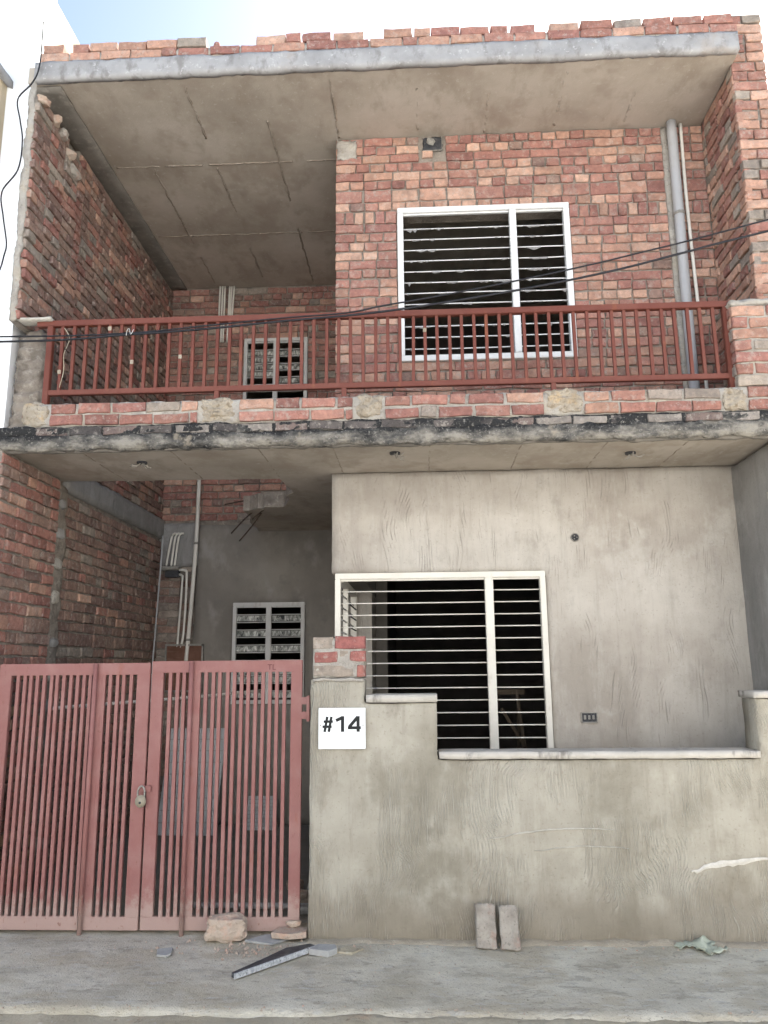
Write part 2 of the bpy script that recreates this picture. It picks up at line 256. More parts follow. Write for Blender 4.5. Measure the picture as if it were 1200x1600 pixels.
def rough_box(name, x0, x1, y0, y1, z0, z1, mat, parent=None, cell=.06, amp=.006, freq=6.0, edge=.012, seed=0, warp=None):
    """a box of small faces whose surface and worn edges are uneven"""
    bm = bmesh.new()
    nx, ny, nz = (max(1, int(round((b-a)/cell))) for a, b in ((x0,x1),(y0,y1),(z0,z1)))
    idx = {}
    def V(i, j, k):
        key = (i, j, k)
        if key not in idx: idx[key] = bm.verts.new((x0+(x1-x0)*i/nx, y0+(y1-y0)*j/ny, z0+(z1-z0)*k/nz))
        return idx[key]
    for i in range(nx):
        for j in range(ny):
            bm.faces.new((V(i,j,0), V(i,j+1,0), V(i+1,j+1,0), V(i+1,j,0)))
            bm.faces.new((V(i,j,nz), V(i+1,j,nz), V(i+1,j+1,nz), V(i,j+1,nz)))
    for i in range(nx):
        for k in range(nz):
            bm.faces.new((V(i,0,k), V(i+1,0,k), V(i+1,0,k+1), V(i,0,k+1)))
            bm.faces.new((V(i,ny,k), V(i,ny,k+1), V(i+1,ny,k+1), V(i+1,ny,k)))
    for j in range(ny):
        for k in range(nz):
            bm.faces.new((V(0,j,k), V(0,j,k+1), V(0,j+1,k+1), V(0,j+1,k)))
            bm.faces.new((V(nx,j,k), V(nx,j+1,k), V(nx,j+1,k+1), V(nx,j,k+1)))
    ctr = Vector(((x0+x1)/2, (y0+y1)/2, (z0+z1)/2))
    for (i, j, k), v in idx.items():
        p = v.co.copy(); q = p*freq + Vector((seed*7.3, seed*3.1, seed*1.7))
        d = noise.noise_vector(q)*amp + noise.noise_vector(q*4.1)*amp*.4
        on = (i in (0, nx)) + (j in (0, ny)) + (k in (0, nz))
        if on >= 2:
            e = edge*(.35+.9*abs(noise.noise(q*2.3)))
            if i in (0, nx): d.x += e*(1 if i == 0 else -1)
            if j in (0, ny): d.y += e*(1 if j == 0 else -1)
            if k in (0, nz): d.z += e*(1 if k == 0 else -1)
        v.co = p + d
        if warp: v.co = warp(v.co)
    base = Vector((ctr.x, ctr.y, z0))
    for v in bm.verts: v.co -= base
    return link(name, from_bm(name, bm, True), mat, parent, Matrix.Translation(base))
def rough_wall(name, xs, zs, y0, y1, solid, mat, parent=None, cell=.05, amp=.005, freq=3.0, edge=.008, seed=0, warp=None):
    """an upright wall of small uneven faces; xs and zs are the break lines, solid(x, z) says where it stands"""
    def grid(br):
        out = []
        for a, b in zip(br, br[1:]):
            n = max(1, int(round((b-a)/cell))); out += [a+(b-a)*k/n for k in range(n)]
        return out+[br[-1]]
    X, Z = grid(xs), grid(zs); nx, nz = len(X)-1, len(Z)-1
    on = [[solid((X[i]+X[i+1])/2, (Z[k]+Z[k+1])/2) for k in range(nz)] for i in range(nx)]
    S = lambda i, k: 0 <= i < nx and 0 <= k < nz and on[i][k]
    bm = bmesh.new(); idx = {}
    def V(i, j, k):
        if (i, j, k) not in idx: idx[i, j, k] = bm.verts.new((X[i], (y0, y1)[j], Z[k]))
        return idx[i, j, k]
    for i in range(nx):
        for k in range(nz):
            if not on[i][k]: continue
            bm.faces.new((V(i,0,k), V(i+1,0,k), V(i+1,0,k+1), V(i,0,k+1))); bm.faces.new((V(i,1,k), V(i,1,k+1), V(i+1,1,k+1), V(i+1,1,k)))
            if not S(i-1, k): bm.faces.new((V(i,0,k), V(i,0,k+1), V(i,1,k+1), V(i,1,k)))
            if not S(i+1, k): bm.faces.new((V(i+1,0,k), V(i+1,1,k), V(i+1,1,k+1), V(i+1,0,k+1)))
            if not S(i, k-1): bm.faces.new((V(i,0,k), V(i,1,k), V(i+1,1,k), V(i+1,0,k)))
            if not S(i, k+1): bm.faces.new((V(i,0,k+1), V(i+1,0,k+1), V(i+1,1,k+1), V(i,1,k+1)))
    for (i, j, k), v in idx.items():
        q = v.co*freq+Vector((seed*7.3, seed*3.1, seed*1.7)); d = noise.noise_vector(q)*amp+noise.noise_vector(q*4.1)*amp*.4
        dx = (S(i, k) or S(i, k-1))-(S(i-1, k) or S(i-1, k-1)); dz = (S(i, k) or S(i-1, k))-(S(i, k-1) or S(i-1, k-1))
        if dx or dz:
            e = edge*(.35+.9*abs(noise.noise(q*2.3))); d += Vector((dx*e, e if j == 0 else -e, dz*e))
        v.co += d
        if warp: v.co = warp(v.co)
    base = Vector(((xs[0]+xs[-1])/2, (y0+y1)/2, zs[0]))
    for v in bm.verts: v.co -= base
    return link(name, from_bm(name, bm, True), mat, parent, Matrix.Translation(base))
def tube_bm(bm, pts, r, seg=8, caps=True):
    rings = []; up = Vector((0, 0, 1))
    for i, p in enumerate(pts):
        p = Vector(p); a = Vector(pts[max(0, i-1)]); b = Vector(pts[min(len(pts)-1, i+1)]); d = (b-a).normalized()
        s = d.cross(up if abs(d.z) < .95 else Vector((0, 1, 0))).normalized(); u = s.cross(d)
        rr = r[i] if isinstance(r, (list, tuple)) else r
        rings.append([bm.verts.new(p + (s*math.cos(2*math.pi*k/seg) + u*math.sin(2*math.pi*k/seg))*rr) for k in range(seg)])
    for a, b in zip(rings, rings[1:]):
        for k in range(seg): bm.faces.new((a[k], b[k], b[(k+1) % seg], a[(k+1) % seg]))
    if caps: bm.faces.new(rings[0]); bm.faces.new(rings[-1][::-1])
def spline(pts, n=8):
    P = [Vector(p) for p in pts]; out = []
    for i in range(len(P)-1):
        a, b, c, d = P[max(0, i-1)], P[i], P[i+1], P[min(len(P)-1, i+2)]
        for k in range(n):
            t = k/n
            out.append(.5*((2*b) + (c-a)*t + (2*a-5*b+4*c-d)*t*t + (3*b-a-3*c+d)*t**3))
    return out + [P[-1]]
def tube(name, pts, r, mat, parent=None, n=0, seg=8):
    if n: pts = spline(pts, n)
    pts = [Vector(p) for p in pts]; o = min(pts, key=lambda p: p.z).copy()
    bm = bmesh.new(); tube_bm(bm, [p-o for p in pts], r, seg)
    bmesh.ops.recalc_face_normals(bm, faces=bm.faces)
    return link(name, from_bm(name, bm, True), mat, parent, Matrix.Translation(o))
def poly_prism(name, pts, z0, z1, mat, parent=None, jitter=0, rng=None, bev=0):
    """upright prism on a plan polygon"""
    c = Vector((sum(p[0] for p in pts)/len(pts), sum(p[1] for p in pts)/len(pts), z0))
    bm = bmesh.new(); lo = [bm.verts.new((x-c.x, y-c.y, 0)) for x, y in pts]; hi = [bm.verts.new((x-c.x, y-c.y, z1-z0)) for x, y in pts]
    n = len(pts)
    for i in range(n): bm.faces.new((lo[i], lo[(i+1) % n], hi[(i+1) % n], hi[i]))
    bm.faces.new(lo[::-1]); bm.faces.new(hi)
    if jitter:
        for v in bm.verts: v.co += Vector((rng.uniform(-1, 1), rng.uniform(-1, 1), rng.uniform(-1, 1)))*jitter
    bmesh.ops.recalc_face_normals(bm, faces=bm.faces)
    if bev: bmesh.ops.bevel(bm, geom=bm.edges[:], offset=bev, segments=1, affect='EDGES')
    return link(name, from_bm(name, bm), mat, parent, Matrix.Translation(c))
def lump(name, size, mat, loc, rot=(0, 0, 0), seed=0, amp=.18, sub=3, boxy=.6, parent=None):
    """a broken stony lump standing on loc"""
    bm = bmesh.new(); bmesh.ops.create_icosphere(bm, subdivisions=sub, radius=1)
    for v in bm.verts:
        p = v.co.copy(); m = max(abs(p.x), abs(p.y), abs(p.z)); p = p*(1-boxy) + p/m*boxy*.8
        p *= 1 + amp*noise.noise(v.co*1.6+Vector((seed*5.1, 0, 0))) + amp*.5*noise.noise(v.co*4+Vector((0, seed*3.3, 0)))
        v.co = Vector((p.x*size[0]/2, p.y*size[1]/2, p.z*size[2]/2))
    R = Matrix.Rotation(rot[2], 4, 'Z') @ Matrix.Rotation(rot[1], 4, 'Y') @ Matrix.Rotation(rot[0], 4, 'X')
    for v in bm.verts: v.co = R @ v.co
    lo = min(v.co.z for v in bm.verts)
    for v in bm.verts: v.co.z -= lo
    return link(name, from_bm(name, bm, False), mat, parent, Matrix.Translation(loc))

# ------------------------------------------------------------------ bricks
RB = random.Random(4)
def brick_geo(w, h, rng, rag=.0055, dep=.05):
    """front face at y = 0 looking towards -y, centred on x and z; 50 triangles"""
    out = []
    def edge(a, b, n):
        for k in range(n):
            t = k/n; out.append((a[0]+(b[0]-a[0])*t, a[1]+(b[1]-a[1])*t))
    x, z = w/2, h/2; nl = 3 if w > .14 else 2
    c = [(-x, -z), (x, -z), (x, z), (-x, z)]
    edge(c[0], c[1], nl); edge(c[1], c[2], 2); edge(c[2], c[3], nl); edge(c[3], c[0], 2)
    n = len(out); pts = [(p[0]+rng.uniform(-1, .6)*rag*(1 if p[0] > 0 else -1), p[1]+rng.uniform(-1, .6)*rag*(1 if p[1] > 0 else -1)) for p in out]
    k = .0035+rng.random()*.003
    V = [(p[0], dep, p[1]) for p in pts] + [(p[0], .003+rng.random()*.004, p[1]) for p in pts]
    V += [(p[0]*(1-k/x), rng.uniform(-.002, .002), p[1]*(1-k/z)) for p in pts] + [(rng.uniform(-.2, .2)*w, rng.uniform(-.003, .002), 0)]
    F = []
    for i in range(n):
        j = (i+1) % n
        F += [(i, j, n+j, n+i), (n+i, n+j, 2*n+j, 2*n+i), (2*n+i, 2*n+j, 3*n)]
    return V, F
def solid_brick(w, h, d, rng):
    V_, F_ = brick_geo(w, h, rng, .005, d); n = (len(V_)-1)//3
    return mesh('brick', V_, F_+[tuple(range(n))[::-1]])
CLASSES = {'H': (.108, .072), 'S': (.228, .072), 'B': (.228, .108), 'N': (.072, .108), 'Q': (.165, .072)}
GEO = {k: [brick_geo(w, h, RB) for _ in range(7)] for k, (w, h) in CLASSES.items()}
BME = {}
for k in GEO:
    for i, (V_, F_) in enumerate(GEO[k]):
        me = mesh('brick_'+{'H':'header','S':'stretcher','B':'on_edge','N':'narrow','Q':'bat'}[k], V_, F_); me.materials.append(M['brick']); BME[k, i] = me

RED = [(.285, .145, .115), (.26, .13, .105), (.30, .16, .125), (.24, .12, .10), (.28, .15, .12)]
PEACH = [(.38, .235, .175), (.35, .21, .155), (.41, .265, .20), (.335, .195, .145)]
BROWN = [(.225, .15, .12), (.205, .135, .11), (.245, .17, .135), (.19, .125, .105)]
GREY = [(.27, .23, .19), (.235, .20, .17)]
YEL = [(.36, .255, .165), (.33, .23, .15)]
BLACK = [(.06, .055, .053), (.09, .08, .075), (.13, .10, .09), (.20, .18, .16)]
def tone(rng, mixw):
    r = rng.random()*sum(w for _, w in mixw)
    for pal, w in mixw:
        r -= w
        if r <= 0: break
    c = rng.choice(pal); k = rng.uniform(.85, 1.15)
    return tuple(min(.8, x*k) for x in c)

def lay(u0, u1, courses, bond, rng, mixw, holes=(), gap=.010, topcut=None, ragu=None):
    """bricks of a wall in its plane: list of (class, u, z, w, h, tone); courses = list of (z0, z1)"""
    out = []
    for ci, (z0, z1) in enumerate(courses):
        segs = [(u0, u1 if ragu is None else u1+rng.uniform(-ragu, 0))]
        for (a, b, c, d) in holes:
            if z1 > c+.02 and z0 < d-.02:
                ns = []
                for s, e in segs:
                    if b <= s or a >= e: ns.append((s, e)); continue
                    if a-s > .03: ns.append((s, a))
                    if e-b > .03: ns.append((b, e))
                segs = ns
        h = z1-z0-gap
        for s, e in segs:
            u = s; first = True
            while u < e-.03:
                if h > .09: k = 'N' if bond(ci) == 'N' else 'B'
                else:
                    b = bond(ci)
                    k = b if b in 'HS' else ('H' if rng.random() < .5 else 'S')
                    if rng.random() < .12: k = rng.choice('HSQ')
                w = CLASSES[k][0]*rng.uniform(.95, 1.05)
                if first and ci % 2 and k == 'S' and rng.random() < .6: w *= rng.choice((.5, .72))
                first = False
                if e-u-w < .045: w = e-u-gap*.3
                w = min(w, e-u)
                zc = (z0+z1)/2+rng.uniform(-.003, .003)
                if topcut is None or topcut(u+w/2, zc): out.append((k, u+w/2, zc, w, h*rng.uniform(.94, 1.03), tone(rng, mixw)))
                u += w+gap*rng.uniform(.6, 1.5)
    return out

def courses(z0, z1, h=.083, special=()):
    """special: {index from the top: height}"""
    out = []; z = z1; i = 0; sp = dict(special)
    while z-sp.get(i, h) > z0-.02:
        out.append((z-sp.get(i, h), z)); z -= sp.get(i, h); i += 1
    return out

def frames(kind, plane):
    if kind == 'front': return lambda u, z, d: Matrix.Translation((u, plane-d, z))
    if kind == 'left': return lambda u, z, d: Matrix.Translation((plane+d, u, z)) @ Matrix.Rotation(math.pi/2, 4, 'Z')
    if kind == 'right': return lambda u, z, d: Matrix.Translation((plane-d, u, z)) @ Matrix.Rotation(-math.pi/2, 4, 'Z')

def px_area(mw, w, h):
    p = mw.translation-CAM; n = -(mw.to_3x3() @ Vector((0, 1, 0)))
    zc = p.dot(CF)
    if zc < .2: return 0
    x, y = 600+1204*p.dot(CR)/zc, 800-1204*p.dot(CU)/zc
    if not (-8 < x < 1208 and -8 < y < 1608): return 0
    return max(0, n.dot(-p)/p.length)*w*h*(1204/zc)**2

class Bricks:
    """collects the bricks of one thing: the largest in view become objects, the rest one mass"""
    def __init__(s): s.items = []
    def add(s, spec, fr, parent, rng, rel=.004, tilt=.012):
        for k, u, z, w, h, c in spec:
            d = rng.uniform(-rel, rel)
            mw = fr(u, z, d) @ Matrix.Rotation(rng.gauss(0, tilt), 4, 'Y') @ Matrix.Rotation(rng.gauss(0, tilt), 4, 'Z')
            mw = mw @ Matrix.Diagonal((w/CLASSES[k][0], 1, h/CLASSES[k][1], 1))
            s.items.append([px_area(mw, w, h), k, rng.randrange(7), mw, c, parent])
    def emit(s, root, limit=300):
        s.items.sort(key=lambda q: -q[0]); rest = []
        for i, (a, k, g, mw, c, par) in enumerate(s.items):
            if i < limit and a > 0:
                o = bpy.data.objects.new('brick', BME[k, g]); COL.objects.link(o); o.color = (*c, 1)
                o.matrix_world = mw; o.parent = par; o.matrix_parent_inverse = WORLD(par).inverted()
            else: rest.append((k, g, mw, c))
        if rest:
            V, F, Cc = [], [], []
            for k, g, mw, c in rest:
                b = len(V); v, f = GEO[k][g]
                V += [tuple(mw @ Vector(p)) for p in v]; F += [tuple(b+i for i in q) for q in f]; Cc += [c]*len(v)
            o0 = WORLD(root).translation
            me = mesh('brickwork', [(p[0]-o0.x, p[1]-o0.y, p[2]-o0.z) for p in V], F)
            at = me.color_attributes.new('tone', 'FLOAT_COLOR', 'POINT')
            at.data.foreach_set('color', [x for c in Cc for x in (*c, 1)])
            o = link('brickwork', me, 'brick_mass', root, Matrix.Translation(o0)); o['kind'] = 'stuff'

def text(name, body, size, mw, mat, parent, offset=0, extrude=.001, align='LEFT', space=1.0):
    c = bpy.data.curves.new(name, 'FONT'); c.body = body; c.size = size; c.extrude = extrude; c.offset = offset; c.align_x = align; c.space_character = space
    o = bpy.data.objects.new(name, c); COL.objects.link(o); bpy.context.view_layer.update()
    me = bpy.data.meshes.new_from_object(o.evaluated_get(bpy.context.evaluated_depsgraph_get())); bpy.data.objects.remove(o); bpy.data.curves.remove(c)
    me.name = name; me.materials.clear()
    return link(name, me, mat, parent, mw)
# ================================================================== THE SETTING
ROAD = mesh('ground', [(-400, -400, -.16), (400, -400, -.16), (400, 400, -.16), (-400, 400, -.16)], [(0, 1, 2, 3)])
g = link('ground', ROAD, 'road'); g['kind'] = 'structure'
def sheet(name, x0, x1, y0, y1, z, mat, cell=.05, amp=.006, parent=None, depth=.3):
    nx, ny = int((x1-x0)/cell), int((y1-y0)/cell); V = []; F = []
    for j in range(ny+1):
        for i in range(nx+1):
            x, y = x0+(x1-x0)*i/nx, y0+(y1-y0)*j/ny
            h = noise.noise(Vector((x*1.3, y*1.3, 2)))*amp*1.4 + noise.noise(Vector((x*6, y*6, 5)))*amp*.5
            if j == 0: y += .02*noise.noise(Vector((x*4, 0, 1)))+.02*noise.noise(Vector((x*17, 0, 3))); h -= .012+.012*noise.noise(Vector((x*9, 4, 0)))
            V.append((x, y, z+h))
    for j in range(ny):
        for i in range(nx): a = j*(nx+1)+i; F.append((a, a+1, a+nx+2, a+nx+1))
    b = len(V); V += [(x, y-.01, zz-.1) for x, y, zz in V[:nx+1]]
    for i in range(nx): F.append((b+i, b+i+1, i+1, i))
    return link(name, mesh(name, V, F, True), mat, parent)
pv = sheet('pavement', -6, 6, -.975, .34, 0, 'pavement'); pv['kind'] = 'structure'
kb = rough_box('kerb', -6, 6, -1.16, -.93, -.2, -.016, 'kerb', None, .04, .012, 5, .02, 3); kb['kind'] = 'structure'
fl = sheet('carport_floor', -2.95, -.3, .30, 3.44, .006, 'carport', .08, .004); fl['kind'] = 'structure'

# neighbour on the left
nb = empty('neighbour_house', (-6, .2, -.16), 'tall white plastered neighbour house rising above the left brick wall', 'house')
box('front_wall', -9, -2.965, .20, .42, -.16, 7.13, 'nb_white', nb)
box('side_wall', -9, -2.97, .425, 9, -.16, 7.125, 'nb_cream', nb)
hd = rough_box('window_hood', -4.4, -3.14, -.12, .21, 6.15, 6.22, 'fascia', nb, .06, .003, 6, .006, 5, warp=lambda p: Vector((p.x, p.y, p.z+(p.y-.21)*-.0+(-.10*max(0, (p.x+3.35)/.21) if p.x > -3.35 else 0)+.05)))
box('window', -4.3, -3.19, .12, .21, 4.9, 6.16, 'nb_cream', nb, .008)

# unseen house added across the street, bouncing sunlight onto the shaded front
OH = empty('added_bounce_house', (0, -10.5, -.16), 'unseen pale grey house added across the street to bounce sunlight onto the brick house', 'house')
box('wall', -10, 10, -13, -9.6, -.16, 6.6, 'bounce_grey', OH)
box('parapet', -10.05, 10.05, -9.75, -9.55, 6.6, 7.3, 'nb_white', OH)
box('sunshade', -10, 10, -9.6, -9.1, 3.0, 3.12, 'nb_white', OH)
for x in (-7, -3.5, 3.5, 7):
    for z in (.9, 4.0): box('window', x-.7, x+.7, -9.62, -9.57, z, z+1.4, 'room', OH)
box('door', -.6, .6, -9.62, -9.57, -.1, 2.1, 'wood', OH)
# dust blown against the foot of the wall
V, F = [], []; n = 150
for i in range(n+1):
    x = -.70+3.1*i/n; w = .03+.05*abs(noise.noise(Vector((x*3, 1, 7))))+.02*abs(noise.noise(Vector((x*14, 2, 7)))); h = .012+.02*abs(noise.noise(Vector((x*4, 5, 1))))
    V += [(x, .03, h), (x, -.022, h), (x, -.022-w*.5, h*.45+.003), (x, -.022-w, .000), (x, -.022-w*1.2, -.02)]
for i in range(n):
    for k in range(4): a = 5*i+k; F.append((a, a+1, a+6, a+5))
o = link('dust', mesh('dust', V, F, True), 'drift'); o['kind'] = 'stuff'; o['label'] = 'tan dust drifted along the foot of the front wall'
# ================================================================== THE HOUSE
HB = Bricks(); rng = random.Random(11)
H = empty('house', (0, 2, 0), 'unfinished two storey brick house with grey plastered ground floor and red balcony railing', 'house')

# --- ground floor front wall with corner window opening
fw = rough_wall('ground_front_wall', [-.672, -.60, .945, 2.52], [0, .74, 2.295, 3.085], .85, 1.06, lambda x, z: not (x < .945 and .74 < z < 2.295), 'plaster_front', H, .05, .004, 3, .008, 1)
# side wall of the ground-floor room (towards the carport)
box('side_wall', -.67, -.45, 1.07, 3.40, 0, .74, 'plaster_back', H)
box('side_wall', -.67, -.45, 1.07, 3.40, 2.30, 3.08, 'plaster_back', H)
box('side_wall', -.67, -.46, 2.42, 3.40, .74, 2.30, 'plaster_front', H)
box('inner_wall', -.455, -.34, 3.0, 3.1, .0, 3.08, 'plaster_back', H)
# rooms behind
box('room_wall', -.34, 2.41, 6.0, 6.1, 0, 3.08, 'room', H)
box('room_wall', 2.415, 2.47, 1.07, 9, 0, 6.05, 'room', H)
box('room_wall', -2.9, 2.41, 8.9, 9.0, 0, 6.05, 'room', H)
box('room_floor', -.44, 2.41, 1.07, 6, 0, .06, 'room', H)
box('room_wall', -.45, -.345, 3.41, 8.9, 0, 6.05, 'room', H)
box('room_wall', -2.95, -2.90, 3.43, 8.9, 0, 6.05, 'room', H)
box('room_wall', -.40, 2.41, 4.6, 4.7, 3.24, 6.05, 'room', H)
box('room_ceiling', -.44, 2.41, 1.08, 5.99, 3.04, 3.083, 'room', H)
# --- upper front wall (brick) with window opening
UP0, UP1 = 3.245, 6.052
UZ = courses(3.28, 6.048, .0825, {6: .118, 8: .118})
uw = empty('upper_front_wall', (.9, .87, 3.24)); uw.parent = H; uw.matrix_parent_inverse = WORLD(H).inverted()
uw.name = 'upper_front_wall'
WX0, WX1, WZ0, WZ1 = -.13, 1.292, 4.0, 5.362
for (a, b, c, d) in ((-.645, WX0, UP0, UP1), (WX1, 2.45, UP0, UP1), (WX0, WX1, WZ1, UP1), (WX0, WX1, UP0, WZ0)):
    box('mortar_bed', a, b, .882, 1.09, c, d, 'mortar', uw)
def ubond(ci): return 'B' if ci == 6 else 'N' if ci == 8 else ('H', 'M', 'S', 'H', 'S', 'H', 'H', 'H', 'M', 'S', 'H')[ci % 11]
spec = lay(-.648, 2.44, UZ, ubond, rng, [(RED, .58), (PEACH, .38), (BROWN, .04)],
           holes=[(WX0-.006, WX1+.006, WZ0, WZ1), (.06, .29, 5.83, 6.05), (2.10, 2.225, 3.2, 6.05)])
HB.add(spec, frames('front', .866), uw, rng, .004, .010)
sp2 = lay(-2.86+2.94, 1.09+1.5, UZ, ubond, rng, [(RED, 1)])   # return of the corner, towards the recess
box('corner_return', -.646, -.42, 1.095, 3.42, UP0, UP1, 'mortar', H)
HB.add([q for q in lay(1.0, 3.40, courses(3.28, 6.04), lambda c: 'HS'[c % 2], rng, [(RED, .6), (BROWN, .4)])], frames('right', -.646), uw, rng)
rough_box('mortar_pocket', .05, .30, .885, .93, 5.82, 6.05, 'dark_concrete', uw, .03, .006, 9, .004)
rough_box('mortar_chase', 2.10, 2.225, .872, .90, 3.25, 6.05, 'mortar_light', uw, .04, .008, 7, .006)
rough_box('mortar_smear', -.655, -.45, .856, .875, 5.83, 6.045, 'mortar_light', uw, .025, .012, 14, .03, 4)
# --- back wall of the recess: brick above, plaster below
bw_ = empty('upper_back_wall', (-1.8, 3.42, 3.1)); bw_.parent = H; bw_.matrix_parent_inverse = WORLD(H).inverted()
BWX0, BWX1, BWZ0, BWZ1 = -2.0, -1.255, 4.60, 5.385
for (a, b, c, d) in ((-2.93, BWX0, 3.09, UP1), (BWX1, -.42, 3.09, UP1), (BWX0, BWX1, BWZ1, UP1), (BWX0, BWX1, 3.09, BWZ0)):
    box('mortar_bed', a, b, 3.436, 3.62, c, d, 'mortar', bw_)
spec = lay(-2.90, -.62, courses(3.22, 6.04), lambda c: 'SHMSM'[c % 5], rng, [(RED, .60), (BROWN, .25), (PEACH, .1), (GREY, .05)],
           holes=[(BWX0-.006, BWX1+.006, BWZ0, BWZ1)])
HB.add(spec, frames('front', 3.42), bw_, rng, .006)
gb = empty('ground_back_wall', (-1.7, 3.40, 0)); gb.parent = H; gb.matrix_parent_inverse = WORLD(H).inverted()
GWX0, GWX1, GWZ0, GWZ1 = -2.035, -1.25, 1.22, 2.295
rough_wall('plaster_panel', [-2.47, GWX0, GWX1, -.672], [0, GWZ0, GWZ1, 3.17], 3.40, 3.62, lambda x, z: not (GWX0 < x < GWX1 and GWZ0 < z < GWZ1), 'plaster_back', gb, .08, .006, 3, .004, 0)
box('mortar_bed', -2.93, -2.46, 3.435, 3.62, 0, 3.17, 'mortar', gb)
HB.add(lay(-2.88, -2.49, courses(.05, 2.72), lambda c: 'SH'[c % 2], rng, [(BROWN, .5), (GREY, .5)]), frames('front', 3.425), gb, rng, .006)
rough_box('cement_patch', -2.93, -2.44, 3.39, 3.47, 2.70, 3.20, 'plaster_grey', gb, .05, .012, 6, .02, 7)

# --- slabs
def slab_poly(name, pts, z0, z1, mat, parent):
    o = poly_prism(name, pts, z0, z1, mat, parent); o.data.materials.append(M['mortar'])
    for p in o.data.polygons:
        if abs(p.normal.z) < .5: p.material_index = 1
    return o
RH = random.Random(3)
def ragged(a, b, n, amp):
    out = []
    for k in range(n):
        t = k/n; out.append((a[0]+(b[0]-a[0])*t+RH.uniform(-amp, amp)*(k > 0), a[1]+(b[1]-a[1])*t+RH.uniform(-amp, amp)*(k > 0)))
    return out
bs = empty('balcony_slab', (-.1, .4, 3.08)); bs.parent = H; bs.matrix_parent_inverse = WORLD(H).inverted()
edge = ragged((-.66, 3.41), (-1.77, 3.41), 1, 0)
pts = [(-2.96, .03), (2.68, .03), (2.68, 1.08), (-.645, 1.08), (-.645, 3.42), (-1.77, 3.42)]
pts += ragged((-1.77, 3.40), (-1.69, 2.25), 6, .03) + ragged((-1.69, 2.25), (-1.24, 2.05), 9, .04) + ragged((-1.24, 2.05), (-1.08, 1.39), 5, .03) + ragged((-1.08, 1.39), (-1.11, 1.03), 4, .02)
pts += ragged((-1.11, 1.0), (-2.96, .96), 14, .012) + [(-2.96, .96)]
slab_poly('soffit', pts, 3.088, 3.235, 'soffit', bs)
rough_box('slab_edge', -2.98, 2.72, -.008, .06, 3.07, 3.185, 'mould', bs, .022, .019, 9, .018, 2)
rough_box('blackened_mortar', -2.94, 2.70, .002, .06, 3.165, 3.244, 'mould', bs, .022, .014, 8, .012, 3)
HB.add(lay(-2.88, 2.68, [(3.166, 3.242)], lambda c: 'S', rng, [(BLACK, 1)], gap=.02), frames('front', .0), bs, rng, .007, .025)
rough_box('edge_drip', -2.9, 2.40, .035, .10, 3.066, 3.10, 'dark_concrete', bs, .03, .010, 8, .012, 4)
box('room_floor', -.40, 2.41, 1.10, 4.6, 3.09, 3.23, 'room', H)
# shuttering joints on the balcony soffit
for x in (-2.35, -1.72, -1.1, -.58, .09, .72, 1.30, 1.85):
    rough_box('shuttering_ridge', x-.006, x+.006, .10, .85 if x > -.6 else .95, 3.085, 3.094, 'ridge', bs, .03, .006, 15, .003, int(x*10))
for x, y in ((-2.019, .41), (-.157, .30), (1.527, .43)):
    e = empty('fan_box', (x, y, 3.05)); e.parent = H; e.matrix_parent_inverse = WORLD(H).inverted()
    bm = bmesh.new()
    tube_bm(bm, [(0, 0, .025), (0, 0, .045)], .038, 12)
    link('round_box', from_bm('round_box', bm), 'box', e, Matrix.Translation((x, y, 3.05)))
    r2 = random.Random(int(x*100))
    for k in range(7):
        a = r2.uniform(0, 6.28); l = r2.uniform(.05, .11)
        tube('wire_end', [(x, y, 3.09), (x+math.cos(a)*l*.5, y+math.sin(a)*l*.4, 3.055), (x+math.cos(a)*l, y+math.sin(a)*l*.7, 3.065+r2.uniform(-.02, .015))], .0045, 'mortar_light', e, 3, 5)
# rebar out of the broken slab
for k, (a, b) in enumerate((((-1.25, 2.12, 3.19), (-1.92, 2.45, 3.195)), ((-1.18, 1.98, 3.18), (-1.76, 2.9, 3.12)), ((-1.55, 2.30, 3.13), (-1.885, 2.6, 2.93)), ((-1.50, 2.35, 3.13), (-1.80, 2.6, 2.85)), ((-1.35, 2.15, 3.14), (-1.62, 2.35, 3.02)))):
    m = (Vector(a)+Vector(b))/2+Vector((0, 0, .015*(-1)**k)); tube('rebar', [a, m, b], .007, 'rebar', bs, 4, 6)
# roof slab
rs = empty('roof_slab', (-.1, 1.5, 6.05)); rs.parent = H; rs.matrix_parent_inverse = WORLD(H).inverted()
box('soffit', -2.96, 2.44, .09, 9.0, 6.054, 6.19, 'soffit', rs)
rough_box('fascia', -2.90, 2.44, .045, .11, 6.045, 6.21, 'fascia', rs, .035, .008, 5, .010, 6)
rough_box('edge_shade_strip', -2.95, -2.71, .12, 3.42, 6.02, 6.06, 'dark_concrete', rs, .07, .005, 4, .010, 8)  # dark strip along the left wall; corner shade put into its colour
for y in (1.145, 2.29):
    x = -2.68
    while x < -.66:
        l = RH.uniform(.15, .5); rough_box('shuttering_ridge', x, min(x+l, -.64), y-.008, y+.008, 6.047, 6.058, 'ridge', rs, .03, .007, 13, .004, int(x*37)); x += l+RH.choice((0, .05, .12))
for x, segs in ((-2.345, ((1.18, 2.45), (2.7, 3.3))), (-1.76, ((.2, .8), (1.19, 1.9), (2.55, 3.2))), (-1.19, ((.6, 1.75), (2.2, 3.35))), (-.62, ((.18, .86),)), (.05, ((.3, .8),)), (.62, ((.35, .86),)), (1.2, ((.2, .8),)), (1.78, ((.4, .8),))):
    for a, b in segs:
        rough_box('shuttering_ridge', x-.012, x+.012, a, b, 6.045 if x < 0 else 6.0495, 6.058, 'ridge' if x < 0 else 'soffit', rs, .025, .011, 14, .007, int(x*17+a*9))

